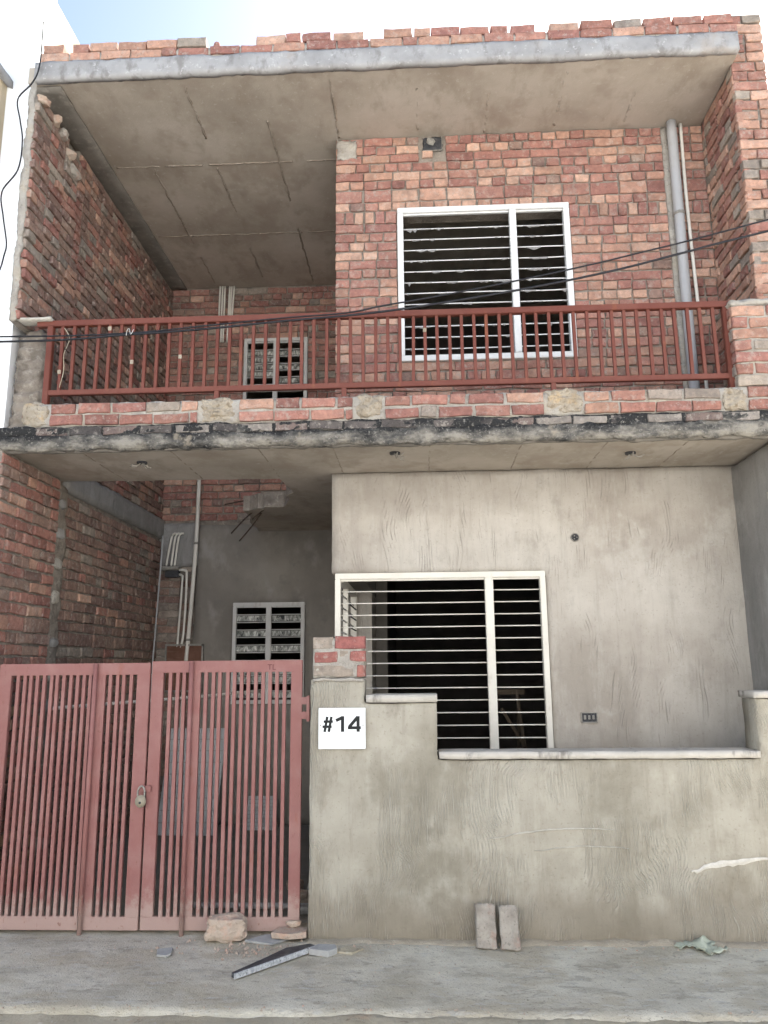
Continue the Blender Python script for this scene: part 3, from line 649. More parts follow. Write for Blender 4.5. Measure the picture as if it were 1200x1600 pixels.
# --- balcony upstand: two courses of brick with lumps of mortar at the posts
us = empty('balcony_upstand', (-.2, .08, 3.24)); us.parent = H; us.matrix_parent_inverse = WORLD(H).inverted()
rough_box('mortar_bed', -2.72, 2.66, .016, .12, 3.235, 3.415, 'mortar_light', us, .04, .006, 8, .010, 9)
blobs = [(-2.74, -2.54), (-1.49, -1.22), (-.42, -.22), (.87, 1.12), (2.04, 2.20)]
hol = [(a-.01, b+.01, 3.2, 3.5) for a, b in blobs]
HB.add(lay(-2.70, 2.66, [(3.242, 3.327), (3.329, 3.412)], lambda c: 'S', rng, [(RED, .75), (PEACH, .15), (GREY, .1)], hol, .014), frames('front', .0), us, rng, .004, .012)
for i, (a, b) in enumerate(blobs):
    lump('mortar_lump', ((b-a)*1.12, .20, .20), 'mortar_blob', ((a+b)/2, .085, 3.232), (0, 0, 0), 20+i, .30, 4, .55, us)
# cement-smeared end of the left wall above the slab
st = rough_box('smeared_wall_end', -2.90, -2.72, .20, .42, 3.2, 4.06, 'mortar', H, .03, .03, 6, .035, 30,
          warp=lambda p: Vector((p.x-(.07*(4.06-p.z) if p.x < -2.81 else -.02*(4.06-p.z)), p.y+.02*math.sin(p.z*74), p.z)))
rough_box('rail_seat', -2.86, -2.60, .04, .16, 4.058, 4.082, 'scar', H, .03, .004, 9, .006, 31)
lump('brick_bat', (.09, .09, .06), 'rail', (-2.79, .20, 3.35), (0, .2, .3), 3, parent=H)
# brick pier at the right end of the balcony
rp = empty('balcony_pier', (2.4, .12, 3.24)); rp.parent = H; rp.matrix_parent_inverse = WORLD(H).inverted()
rough_box('mortar_bed', 2.165, 2.70, .022, .30, 3.42, 4.01, 'mortar_light', rp, .035, .010, 7, .018, 33)
HB.add(lay(2.155, 2.70, courses(3.42, 4.0, .084), lambda c: 'SH'[c % 2], rng, [(RED, .45), (PEACH, .35), (GREY, .2)], gap=.014), frames('front', .008), rp, rng, .006, .018)
HB.add(lay(.03, .30, courses(3.42, 4.0, .084), lambda c: 'HS'[c % 2], rng, [(RED, .45), (PEACH, .35), (GREY, .2)], gap=.014), frames('right', 2.155), rp, rng, .006, .02)
rough_box('mortar_cap', 2.15, 2.70, .01, .30, 3.995, 4.05, 'mortar_light', rp, .03, .016, 9, .02, 35)

# --- windows
def window(name, X0, X1, Z0, Z1, Yf, mull, bars, mat, fw_=.045, mw_=.055, dep=.06, label=None, bar=.0052, top=None):
    e = empty(name, ((X0+X1)/2, Yf, Z0)); e.parent = H; e.matrix_parent_inverse = WORLD(H).inverted()
    if label: e['label'] = label
    t_ = top or fw_
    box('frame_head', X0, X1, Yf, Yf+dep, Z1-t_, Z1, mat, e, .004)
    box('frame_sill', X0, X1, Yf, Yf+dep, Z0, Z0+fw_, mat, e, .004)
    for a, b in ((X0, X0+fw_), (X1-fw_, X1)): box('frame_jamb', a, b, Yf+.001, Yf+dep-.001, Z0+fw_, Z1-t_, mat, e, .003)
    if mull is not None: box('mullion', mull-mw_/2, mull+mw_/2, Yf-.004, Yf+dep-.002, Z0+fw_, Z1-t_, mat, e, .004)
    # inner stop bead
    box('bead', X0+fw_, X1-fw_, Yf+.02, Yf+.04, Z1-t_-.014, Z1-t_, mat, e, .002)
    spans = [(X0+fw_, X1-fw_)] if mull is None else [(X0+fw_, mull-mw_/2), (mull+mw_/2, X1-fw_)]
    rr = random.Random(int(X0*77))
    for z in bars:
        for a, b in spans:
            w = b-a; bm = bmesh.new(); s = rr.uniform(-.005, .002)*(1 if Z0 > 3 else .3)
            tube_bm(bm, [(-w/2, 0, 0), (-w/4, 0, s*.7), (0, 0, s), (w/4, 0, s*.7), (w/2, 0, 0)], bar, 6)
            link('bar', from_bm('bar', bm, True), mat, e, Matrix.Translation(((a+b)/2, Yf+.03, z)))
    return e, spans
ub = [5.176-.0968*k for k in range(12)]
e1, sp = window('window', WX0, WX1, WZ0, WZ1, .845, .826, ub, 'white', .048, .055, .07, 'white framed barred window with flakes of dried mortar on the bars')
# flakes of mortar hanging from the bars
V, F = [], []; rf = random.Random(8)
for z in ub:
    for a, b in sp:
        x = a+rf.uniform(0, .1)
        while x < b-.03:
            w = rf.choice((.02, .04, .08, .14))*rf.uniform(.6, 1.3); hgt = rf.uniform(.008, .022)*(1.9 if rf.random() < .15 else 1)
            w = min(w, b-x); n = max(2, int(w/.018)); base = len(V)
            for k in range(n+1):
                V += [(x+w*k/n, .868, z-.004), (x+w*k/n+rf.uniform(-.004, .004), .868+rf.uniform(0, .006), z-.004-hgt*rf.uniform(.15, 1)*(1 if 0 < k < n else .2)), ]
            m = 2*(n+1)
            V += [(p[0], p[1]+.006, p[2]) for p in V[base:base+m]]
            for k in range(n):
                i = base+2*k; F += [(i, i+1, i+3, i+2), (i+m, i+m+2, i+m+3, i+m+1), (i+1, i+1+m, i+3+m, i+3)]
            x += w+rf.choice((.02, .08, .2, .35))*rf.uniform(.5, 1.5)
o = link('mortar_flakes', mesh('mortar_flakes', V, F), 'splash', e1); o['kind'] = 'stuff'
gbars = [2.158-.0895*k for k in range(15)]
e2, _ = window('window', -.64, .945, .74, 2.295, .835, .522, gbars, 'cream', .042, .062, .07, 'cream framed corner window with thin horizontal bars', .0048, .045)
# side return of the corner window
sw = empty('side_window', (-.63, 1.6, .74)); sw.parent = H; sw.matrix_parent_inverse = WORLD(H).inverted()
box('frame_jamb', -.655, -.60, 2.36, 2.42, .74, 2.3, 'cream', sw, .004)
box('frame_jamb', -.655, -.61, 1.60, 1.64, .74, 2.3, 'cream', sw, .004)
box('frame_head', -.655, -.60, 1.07, 2.36, 2.25, 2.3, 'cream', sw, .004)
for k in range(14):
    z = 2.16-.0985*k
    o = box('louvre', -.63, -.622, 1.08, 2.35, z, z+.012, 'white_old', sw, .001)
    box('clip', -.612, -.600, 1.62+.0, 2.36, z-.035, z-.029, 'box', sw)
def louvred(name, X0, X1, Z0, Z1, Yf, rows, solid, label):
    e, spans = window(name, X0, X1, Z0, Z1, Yf, (X0+X1)/2, [Z1-.05-(Z1-Z0-.1)*(k+1)/rows for k in range(rows-1)], 'white_old', .04, .055, .05, label, .006)
    rh = (Z1-Z0-.1)/rows
    for k in range(rows):
        for s, (a, b) in enumerate(spans):
            if not solid(k, s): continue
            zc = Z1-.05-rh*(k+.5); w, h = b-a-.006, rh-.02
            bm = bmesh.new(); bm_box(bm, -w/2, w/2, -.003, .003, -h/2, h/2)
            link('pane', from_bm('pane', bm), 'glass', e, Matrix.Translation(((a+b)/2, Yf+.035, zc)) @ Matrix.Rotation(-.35, 4, 'X'))
    return e
louvred('window', BWX0, BWX1, BWZ0, BWZ1, 3.40, 8, lambda k, s: k in (1, 2, 3, 4, 6) if s == 0 else k in (1, 3, 5, 6), 'small white louvred window behind the balcony railing')
louvred('window', GWX0, GWX1, GWZ0, GWZ1, 3.375, 12, lambda k, s: k % 2 == 1 or k in (8,), 'weathered white louvred window above the gate')

# --- balcony railing
ry = .10
R_ = empty('balcony_railing', (-.2, ry, 3.42)); R_.parent = H; R_.matrix_parent_inverse = WORLD(H).inverted()
box('top_rail', -2.72, 2.265, ry-.022, ry+.022, 4.022, 4.066, 'rail', R_, .003)
box('bottom_rail', -2.60, 2.135, ry-.019, ry+.019, 3.50, 3.538, 'rail', R_, .003)
for x in (-2.62, 2.15): box('post', x-.021, x+.021, ry-.021, ry+.021, 3.42, 4.022, 'rail', R_, .003)
for x in (-1.395, -.50, .945): box('stub_post', x-.017, x+.017, ry-.017, ry+.017, 3.415, 3.50, 'rail', R_, .002)
NB = 54; bmx = bmesh.new(); bm_box(bmx, -.0115, .0115, -.0115, .0115, 0, .484)
bmesh.ops.bevel(bmx, geom=[e for e in bmx.edges if abs(e.verts[0].co.z-e.verts[1].co.z) > .1], offset=.002, segments=1, affect='EDGES')
bal = from_bm('baluster', bmx); bal.materials.append(M['rail'])
for k in range(NB):
    x = -2.62+(2.15+2.62)*(k+1)/(NB+1)+rng.uniform(-.003, .003)
    link('baluster', bal, None, R_, Matrix.Translation((x, ry, 3.538)) @ Matrix.Rotation(rng.gauss(0, .004), 4, 'Y'))
for x, z in ((-2.49, 3.66), (-2.15, 3.98), (-1.99, 3.72), (-1.65, 3.75), (.03, 3.9)):
    k = round((x+2.62)/(4.77/(NB+1)))-1; xb = -2.62+4.77*(k+1)/(NB+1)
    box('paint_chip', xb-.012, xb+.012, ry-.0145, ry-.010, z, z+.03, 'mortar_blob', R_)
HB.emit(H, 300)

# ================================================================== PARTY WALLS
LB = Bricks()
LW = empty('left_party_wall', (-2.9, 1.7, 0), 'rough bare brick wall closing the left side of the balcony and carport', 'brick wall')
box('mortar_bed', -2.955, -2.89, .86, 3.42, 0, 6.04, 'mortar', LW)
rough_box('front_mortar_bed', -2.91, -2.845, .03, .86, 4.05, 5.90, 'mortar', LW, .05, .010, 6, .012, 40)
rough_box('front_mortar_bed', -2.955, -2.845, .26, .86, 3.24, 4.05, 'mortar', LW, .05, .006, 6, .012, 41)
box('front_mortar_bed', -2.955, -2.845, .0, .86, 0, 3.08, 'mortar', LW)
rl = random.Random(21)
def tc(u, z): return z < 5.98-.10*u-.13*noise.noise(Vector((u*5, 0, 3)))-.05
mixU = [(BROWN, .58), (RED, .18), (PEACH, .10), (GREY, .14)]
LB.add(lay(.03, .86, courses(4.06, 6.0, .081), lambda c: 'SH'[c % 2], rl, mixU, gap=.013, topcut=tc), frames('left', -2.825), LW, rl, .012, .022)
LB.add(lay(.27, .86, courses(3.26, 4.05, .081), lambda c: 'SH'[c % 2], rl, mixU, gap=.013), frames('left', -2.830), LW, rl, .010, .02)
LB.add(lay(.87, 3.40, courses(3.26, 6.0, .081), lambda c: 'SHM'[c % 3], rl, mixU, gap=.012), frames('left', -2.872), LW, rl, .008, .018)
mixLit = [(RED, .40), (PEACH, .14), (YEL, .12), (BROWN, .34)]  # brighter, more orange near the street: stronger light put into the brick tones
def lb(c): return 'B' if c == 13 else 'SHMHS'[c % 5]
LB.add(lay(.0, .84, courses(.05, 3.07, .084, {13: .118}), lb, rl, mixLit, gap=.012), frames('left', -2.828), LW, rl, .008, .015)
mixR = [(BROWN, .82), (RED, .08), (GREY, .06), (PEACH, .04)]
LB.add(lay(1.05, 3.40, courses(.05, 2.99, .084, {13: .118}), lb, rl, mixR, gap=.012), frames('left', -2.872), LW, rl, .007, .015)
rough_box('cement_joint', -2.95, -2.85, .84, 1.06, 0, 3.05, 'mortar', LW, .04, .022, 8, .02, 44)
for k in range(11):
    z = .25+k*.26+rl.uniform(-.05, .05)
    lump('mortar_lump', (.05, rl.uniform(.12, .2), rl.uniform(.07, .13)), rl.choice(('mortar', 'mortar_light', 'plaster_grey')), (-2.85, .95+rl.uniform(-.04, .04), z), (0, 0, 0), 50+k, .3, 2, .5, LW)
rough_box('cut_slab_strip', -2.95, -2.845, 1.0, 3.42, 3.02, 3.24, 'plaster_grey', LW, .05, .012, 5, .014, 46)
rough_box('front_edge_cement', -2.905, -2.85, .012, .05, 4.05, 6.0, 'mortar_light', LW, .025, .018, 10, .014, 47)
for k, (y, z, s) in enumerate(((.10, 5.86, .10), (.42, 5.80, .12), (.55, 5.72, .11), (.66, 5.62, .14), (.30, 5.84, .1))):
    lump('loose_brick_bat', (.10, s*1.3, s*.8), 'dustbrick' if k % 2 else 'rubble', (-2.83, y, z), (.2, .3, k), 60+k, .3, 2, .6, LW)
LB.emit(LW, 300)

PB = Bricks()
RW = empty('right_party_wall', (2.55, 1, 0), 'bare brick wall at the right end of the balcony above the grey plastered side', 'brick wall')
box('mortar_bed', 2.452, 2.68, .222, 3.0, 3.245, 6.50, 'mortar', RW)
rr_ = random.Random(31)
mixP = [(RED, .4), (PEACH, .45), (GREY, .15)]
PB.add(lay(.21, .865, courses(3.26, 6.05, .083), lambda c: 'SHM'[c % 3], rr_, mixP, gap=.013), frames('right', 2.436), RW, rr_, .008, .016)
PB.add(lay(2.435, 2.69, courses(3.26, 6.49, .083), lambda c: 'HS'[c % 2], rr_, mixP, gap=.012), frames('front', .205), RW, rr_, .007, .016)
rough_box('side_plaster', 2.395, 2.70, .02, 1.12, 0, 3.07, 'plaster_grey', RW, .05, .004, 3, .006, 3)
rough_box('chalk_streak', 2.388, 2.396, .26, .30, 2.35, 2.75, 'scar', RW, .02, .006, 14, .006, 4)
PB.emit(RW, 300)

# ================================================================== PARAPET
QB = Bricks()
PW = empty('parapet_wall', (-.2, .12, 6.2), 'low broken course of red bricks along the edge of the roof slab', 'parapet')
rq = random.Random(41)
rough_box('mortar_bed', -2.86, 2.44, .062, .26, 6.205, 6.285, 'mortar_light', PW, .04, .006, 8, .01, 50)
mixQ = [(RED, .55), (PEACH, .35), (GREY, .1)]
QB.add(lay(-2.86, 2.44, [(6.205, 6.288)], lambda c: 'S', rq, mixQ, gap=.012), frames('front', .052), PW, rq, .006, .014)
for a, b in ((-2.85, -2.69), (-2.615, -1.53), (-1.18, -.345), (-.2, .95), (1.06, 2.44)):
    u = a
    while u < b-.05:
        w = min(.228*rq.uniform(.9, 1.03), b-u)
        if rq.random() < .2: w *= .55
        hgt = .074*rq.uniform(.93, 1.05); me = solid_brick(w, hgt, .108, rq); me.materials.append(M['brick'])
        o = link('brick', me, None, PW, Matrix.Translation((u+w/2, .06+rq.uniform(-.01, .012), 6.292+hgt/2)) @ Matrix.Rotation(rq.gauss(0, .02), 4, 'Z') @ Matrix.Rotation(rq.gauss(0, .012), 4, 'Y'))
        o.color = (*tone(rq, mixQ), 1); u += w+rq.uniform(.004, .022)
lump('broken_brick', (.06, .1, .09), 'brick', (-1.50, .12, 6.285), (0, .1, .4), 5, .2, 2, .7, PW).color = (*RED[1], 1)
QB.emit(PW, 300)

# ================================================================== BOUNDARY WALL
B = empty('boundary_wall', (.9, .1, 0), 'low cement plastered front wall with stepped top, brick pier and stone coping', 'wall')
def bulge(p): return Vector((p.x, p.y-(.012*math.exp(-((p.z-.62)/.18)**2)+.014*math.exp(-((p.z-.08)/.10)**2)) if p.y < .1 else p.y, p.z))
rough_wall('plastered_wall', [-.705, -.355, .097, 2.045, 2.42], [-.03, 1.03, 1.374, 1.385, 1.525], .0, .20, lambda x, z: z < (1.525 if x < -.355 else 1.374 if x < .097 else 1.03 if x < 2.045 else 1.385), 'plaster_comb', B, .04, .005, 2.6, .008, 60, bulge)
rough_box('coping', .10, 2.05, -.018, .215, 1.032, 1.078, 'cap', B, .04, .003, 6, .005, 62)
rough_box('coping', -.352, .10, -.018, .215, 1.376, 1.426, 'cap', B, .035, .003, 6, .005, 63)
rough_box('coping', 2.04, 2.42, -.018, .235, 1.386, 1.43, 'cap', B, .04, .003, 6, .005, 64)
rough_box('pier_mortar_bed', -.69, -.36, .014, .27, 1.525, 1.785, 'mortar_light', B, .03, .006, 8, .012, 65)
rpb = random.Random(5)
def pier_brick(x0, x1, z0, z1, c, y=.003):
    me = solid_brick(x1-x0, z1-z0, .10, rpb); me.materials.append(M['brick'])
    o = link('brick', me, None, B, Matrix.Translation(((x0+x1)/2, y, (z0+z1)/2))); o.color = (*c, 1)
pier_brick(-.69, -.56, 1.715, 1.79, GREY[0], .012); pier_brick(-.548, -.352, 1.712, 1.793, (.25, .10, .09))
pier_brick(-.68, -.53, 1.628, 1.695, (.26, .11, .095), .006); pier_brick(-.45, -.355, 1.635, 1.70, (.28, .115, .10), .004); pier_brick(-.52, -.46, 1.63, 1.70, GREY[0], .012)
pier_brick(-.41, -.354, 1.535, 1.61, (.27, .12, .10), .006); pier_brick(-.685, -.43, 1.54, 1.61, GREY[0], .012)
rough_box('mortar_smear', -.69, -.36, -.008, .02, 1.508, 1.532, 'mortar_light', B, .02, .008, 14, .006, 66)
# scars in the plaster
def scar(pts, w, mat='scar'):
    V, F = [], []; n = len(pts); r3 = random.Random(int(pts[0][0]*1000))
    for i, (x, z) in enumerate(pts):
        k = w*(.25+.75*math.sin(math.pi*(i+.3)/n))*r3.uniform(.7, 1.2)
        yy = bulge(Vector((x, 0, z))).y-.006
        V += [(x, yy, z+k/2), (x, yy-.004, z), (x, yy, z-k/2), (x, yy+.03, z)]
    for i in range(n-1):
        a = 4*i
        for k in range(4): F.append((a+k, a+(k+1) % 4, a+4+(k+1) % 4, a+4+k))
    F += [(3, 2, 1, 0), tuple(range(4*(n-1), 4*n))]
    link('plaster_scar', mesh('plaster_scar', V, F), mat, B)
def line(a, n=14, amp=.006):
    P = spline([(x, 0, z) for x, z in a], n//(len(a)-1)+2); r3 = random.Random(2)
    return [(p.x, p.z+r3.uniform(-amp, amp)) for p in P]
scar(line([(1.58, .385), (1.70, .425), (1.85, .445), (2.06, .465)]), .036, 'scar_fresh')
scar(line([(.39, .572), (.61, .609), (.84, .632), (1.14, .626)], amp=.003), .012)
scar(line([(.66, .505), (.95, .533), (1.22, .520)], amp=.003), .007)

# ================================================================== GATE
def leaf(name, X0, X1, Z0, Z1, stile, openings, bar_x, label):
    y0, y1 = .085, .118
    L = empty(name, ((X0+X1)/2, .1, Z0), label, 'gate', 'gate leaves')
    sl, sr = stile
    box('top_rail', X0, X1, y0, y1, Z1-.075, Z1, 'gate', L, .003)
    box('bottom_rail', X0, X1, y0, y1, Z0, Z0+.078, 'gate', L, .003)
    box('stile', X0, X0+sl, y0+.0005, y1-.0005, Z0+.078, Z1-.075, 'gate', L, .002)
    box('stile', X1-sr, X1, y0+.0005, y1-.0005, Z0+.078, Z1-.075, 'gate', L, .002)
    a, b = X0+sl, X1-sr; n = openings; per = (b-a)/n; sw_ = per*.47
    bm = bmesh.new(); bm_box(bm, -sw_/2, sw_/2, -.012, .012, 0, Z1-Z0-.153)
    me = from_bm('slat', bm); me.materials.append(M['gate'])
    for k in range(n-1):
        x = a+per*(k+1)
        if abs(x-bar_x) < per*.45: continue
        link('slat', me, None, L, Matrix.Translation((x+rng.gauss(0, .001), .100+rng.gauss(0, .001), Z0+.078)) @ Matrix.Rotation(rng.gauss(0, .0015), 4, 'Y'))
    box('stiffener', bar_x-.028, bar_x+.028, y0+.004, y1, Z0+.078, Z1-.075, 'gate', L, .002)
    tube('drop_bolt', [(bar_x-.012, y0-.017, -.005), (bar_x-.012, y0-.017, Z1-.004)], .015, 'gate', L, 0, 10)
    return L
g1 = leaf('gate_leaf', -2.775, -1.768, .022, 1.636, (.082, .085), 19, -2.112, 'pink red slatted metal gate leaf carrying the padlock, left of the pair')
g2 = leaf('gate_leaf', -1.755, -.768, .024, 1.646, (.077, .072), 18, -1.478, 'pink red slatted metal gate leaf hinged to the cement pier')
for z in (1.365, 1.275): box('hinge', -.772, -.722, .075, .112, z, z+.045, 'gate', g2, .004)
box('hinge_plate', -.735, -.715, .06, .12, 1.26, 1.42, 'gate', g2, .003)
box('hasp', -1.80, -1.72, .066, .082, .835, .872, 'gate', g1, .003)
text('scribble', 'TL', .05, Matrix.Translation((-.995, .0842, 1.585)) @ Matrix.Rotation(math.pi/2, 4, 'X'), 'scribble', g2, 0, .0004)
# padlock
PL = empty('padlock', (-1.775, .04, .745), 'small round tarnished brass padlock hanging where the two gate leaves meet', 'padlock')
bm = bmesh.new(); bmesh.ops.create_cone(bm, cap_ends=True, segments=20, radius1=.034, radius2=.034, depth=.022)
bmesh.ops.bevel(bm, geom=[e for e in bm.edges if len(e.link_faces) == 2 and abs(e.verts[0].co.z-e.verts[1].co.z) < 1e-5], offset=.005, segments=2, affect='EDGES')
for v in bm.verts: v.co = Vector((v.co.x, v.co.z, v.co.y*1.1))
bmesh.ops.recalc_face_normals(bm, faces=bm.faces)
link('body', from_bm('body', bm, True), 'brass', PL, Matrix.Translation((-1.775, .048, .782)))
tube('shackle', [(-1.795, .050, .80), (-1.797, .050, .84), (-1.790, .052, .862), (-1.775, .052, .872), (-1.760, .052, .862), (-1.753, .050, .84), (-1.755, .050, .80)], .0055, 'metal', PL, 4, 7)
tube('keyhole', [(-1.775, .0365, .775), (-1.775, .034, .775)], .008, 'box', PL, 0, 8)

# ================================================================== THINGS ON THE HOUSE
# number plate
NP = empty('number_plate', (-.498, -.02, 1.10), 'white square plate with the house number fixed to the pier', 'sign')
box('plate', -.645, -.351, -.030, -.016, 1.10, 1.347, 'plate', NP, .002)
def stroke(a, b, w=.0125):
    a, b = Vector(a), Vector(b); d = (b-a).normalized(); p = Vector((-d.y, d.x))*w/2
    return [(a+p), (b+p), (b-p), (a-p)]
def glyph(name, polys):
    bm = bmesh.new()
    for i, P in enumerate(polys):
        f = [bm.verts.new((x, -.0312-.0002*i, z)) for x, z in P]; r = [bm.verts.new((x, -.028, z)) for x, z in P]; bm.faces.new(f)
        for k in range(len(P)): bm.faces.new((f[k], r[k], r[(k+1) % len(P)], f[(k+1) % len(P)]))
    bmesh.ops.recalc_face_normals(bm, faces=bm.faces); link(name, from_bm(name, bm), 'ink', NP)
gz = 1.203
glyph('number_sign', [stroke((-.606, gz), (-.590, gz+.091), 0.0152), stroke((-.580, gz), (-.564, gz+.091), 0.0152), stroke((-.619, gz+.031), (-.562, gz+.031), 0.0146), stroke((-.612, gz+.062), (-.555, gz+.062), 0.0146)])
glyph('digit_one', [stroke((-.494, gz), (-.494, gz+.094), 0.0201), stroke((-.535, gz+.068), (-.492, gz+.087), 0.0189)])
glyph('digit_four', [stroke((-.397, gz), (-.397, gz+.094), 0.0195), stroke((-.452, gz+.029), (-.399, gz+.0895), 0.0195), stroke((-.461, gz+.024), (-.380, gz+.024), 0.0177)])
for x in (-.632, -.366): tube('screw', [(x, -.034, 1.243), (x, -.028, 1.243)], .004, 'metal', NP, 0, 8)
# round and square electrical boxes in the front plaster
JB = empty('round_junction_box', (1.183, .84, 2.51), 'small round dark electrical box set in the plaster wall', 'electrical box')
tube('rim', [(1.183, .838, 2.544), (1.183, .862, 2.544)], .033, 'metal', JB, 0, 16)
tube('cover', [(1.183, .834, 2.544), (1.183, .84, 2.544)], .026, 'box', JB, 0, 14)
for a in (0, 2.1, 4.2): tube('knockout', [(1.183+.013*math.cos(a), .831, 2.544+.013*math.sin(a)), (1.183+.013*math.cos(a), .835, 2.544+.013*math.sin(a))], .005, 'metal', JB, 0, 6)
SB = empty('switch_box', (1.21, .84, 1.19), 'small rectangular black switch box low on the plaster wall', 'electrical box')
box('back', 1.157, 1.265, .845, .848, 1.192, 1.256, 'box', SB)
for a, b, c, d in ((1.155, 1.267, 1.188, 1.194), (1.155, 1.267, 1.254, 1.26), (1.153, 1.159, 1.188, 1.26), (1.263, 1.269, 1.188, 1.26)): box('rim', a, b, .836, .847, c, d, 'metal', SB)
for x in (1.18, 1.21, 1.24): box('terminal', x-.008, x+.008, .838, .845, 1.21, 1.24, 'metal', SB, .002)
BB = empty('fan_hook_box', (.17, .87, 5.89), 'black square electrical box under the roof slab above the barred window', 'electrical box')
rough_box('back', .085, .27, .872, .892, 5.90, 6.045, 'box', BB, .02, .010, 14, .012, 72)
for a, b, c, d in ((.09, .265, 5.90, 5.906), (.255, .262, 5.90, 6.04)): rough_box('rim', a, b, .858, .874, c, d, 'metal', BB, .02, .005, 12, .002, 73)
lump('cable_knot', (.07, .03, .06), 'metal', (.165, .858, 5.95), (0, .6, 0), 9, .35, 3, .3, BB)
patch = solid_brick(.09, .065, .06, random.Random(6)); patch.materials.append(M['brick']); o = link('brick', patch, None, uw, Matrix.Translation((.135, .862, 5.872))); o.color = (.41, .265, .20, 1)

# pipes
def pipe(label, pts, r, mat, name='conduit_pipe', cat='pipe', n=0, clips=(), group=None):
    e = empty(name, min((Vector(p) for p in pts), key=lambda p: p.z), label, cat, group)
    tube('pipe', pts, r, mat, e, n, 10)
    for (x, y, z) in clips: tube('clip', [(x, y, z-.012), (x, y, z+.012)], r*1.18, 'metal', e, 0, 10)
    return e
pipe('thick grey drain pipe running down the upper brick wall beside the right corner', [(2.175, .82, 6.05), (2.172, .82, 5.2), (2.168, .82, 4.6), (2.165, .82, 3.26)], .041, 'pvc', 'drain_pipe', n=5, clips=((2.172, .82, 5.2),))
pipe('thin cream conduit beside the grey drain pipe', [(2.262, .85, 6.05), (2.252, .845, 5.4), (2.256, .84, 4.8), (2.262, .83, 4.1), (2.258, .82, 3.5), (2.25, .82, 3.24)], .014, 'pvc_white', n=6)
for k, (x, dx) in enumerate(((-2.305, 0), (-2.275, 0), (-2.245, -.005), (-2.19, -.01), (-2.165, -.02), (-2.135, -.035))):
    pipe(('leftmost', 'second', 'third', 'fourth', 'fifth', 'rightmost')[k]+' of the six white conduits on the upper back brick wall', [(x, 3.39, 6.05), (x+dx*.4, 3.385, 5.7), (x+dx, 3.385, 5.34)], .011, 'pvc_white', n=3, group='white conduits on the back wall')
pipe('long pale pipe slanting down the back of the carport', [(-2.45, 3.33, 3.72), (-2.455, 3.33, 3.0), (-2.49, 3.34, 2.2), (-2.545, 3.36, 1.2), (-2.56, 3.36, .01)], .022, 'pvc_white', n=5, clips=((-2.458, 3.33, 2.95), (-2.51, 3.345, 1.9)))
for k, (a, b) in enumerate((((-2.74, 3.06), (-2.79, 2.70)), ((-2.70, 3.06), (-2.735, 2.68)), ((-2.66, 3.06), (-2.70, 2.66)))):
    pipe(('leftmost', 'middle', 'rightmost')[k]+' of three short white conduits above the dark meter box', [(a[0]+.05, 3.37, a[1]+.01), (a[0], 3.36, a[1]-.03), (b[0], 3.355, b[1])], .012, 'pvc_white', n=4, group='short conduits')
mb = empty('meter_box', (-2.72, 3.36, 2.58), 'small dark broken meter box at the top of the carport conduits', 'electrical box')
rough_box('lid', -2.83, -2.63, 3.28, 3.40, 2.655, 2.70, 'metal', mb, .03, .008, 9, .008, 71)
box('body', -2.79, -2.64, 3.33, 3.40, 2.58, 2.655, 'box', mb, .004)
pipe('white conduit curving down from the meter box, outer of two', [(-2.64, 3.35, 2.66), (-2.57, 3.345, 2.65), (-2.55, 3.345, 2.58), (-2.56, 3.35, 2.0), (-2.60, 3.36, 1.77), (-2.60, 3.36, 1.72)], .013, 'pvc_white', n=5)
pipe('white conduit curving down from the meter box, inner of two', [(-2.66, 3.36, 2.615), (-2.61, 3.355, 2.60), (-2.60, 3.355, 2.54), (-2.62, 3.355, 2.0), (-2.64, 3.36, 1.5), (-2.645, 3.36, 1.40)], .012, 'pvc_white', n=5)
pipe('thin grey rod standing in the back left corner of the carport', [(-2.80, 3.22, 3.02), (-2.79, 3.20, 2.9), (-2.80, 3.16, 2.2), (-2.81, 3.10, 1.2), (-2.815, 3.1, .01)], .009, 'pvc', 'corner_rod', 'rod', n=5)
MBo = empty('framed_board', (-2.54, 3.33, 1.35), 'brown board in a thin metal frame behind the gate', 'board')
box('board', -2.735, -2.35, 3.345, 3.375, 1.36, 1.84, 'wood_red', MBo, .003)
for a, b, c, d in ((-2.75, -2.335, 1.835, 1.855), (-2.75, -2.335, 1.35, 1.37), (-2.752, -2.735, 1.35, 1.855), (-2.352, -2.335, 1.35, 1.855)): box('frame', a, b, 3.33, 3.36, c, d, 'metal', MBo)

# overhead cables
C1 = [(-14, -.10, 4.6), (-6, -.10, 3.95), (-2.88, -.10, 3.869), (-1.98, -.10, 3.868), (-1.44, -.10, 3.906), (-.91, -.10, 3.946), (-.47, -.10, 3.97), (-.21, -.10, 4.016), (.19, -.10, 4.078), (.667, -.10, 4.164), (1.08, -.10, 4.245), (1.54, -.10, 4.348), (2.42, -.10, 4.564), (6, -.10, 5.5), (14, -.10, 7.2)]
C2 = [(-14, -.11, 4.5), (-6, -.11, 3.90), (-2.88, -.11, 3.827), (-1.98, -.11, 3.852), (-1.44, -.11, 3.878), (-.91, -.11, 3.918), (-.21, -.11, 3.968), (.64, -.11, 4.085), (1.32, -.11, 4.21), (1.88, -.11, 4.345), (2.41, -.11, 4.473), (6, -.11, 5.3), (14, -.11, 6.9)]
tag(tube('overhead_cable', C1, .0058, 'cable', None, 6, 7), 'upper of two black cables strung across the balcony railing', 'cable', 'overhead cables')
tag(tube('overhead_cable', C2, .0078, 'cable', None, 6, 7), 'lower thicker black cable strung across the balcony railing', 'cable', 'overhead cables')
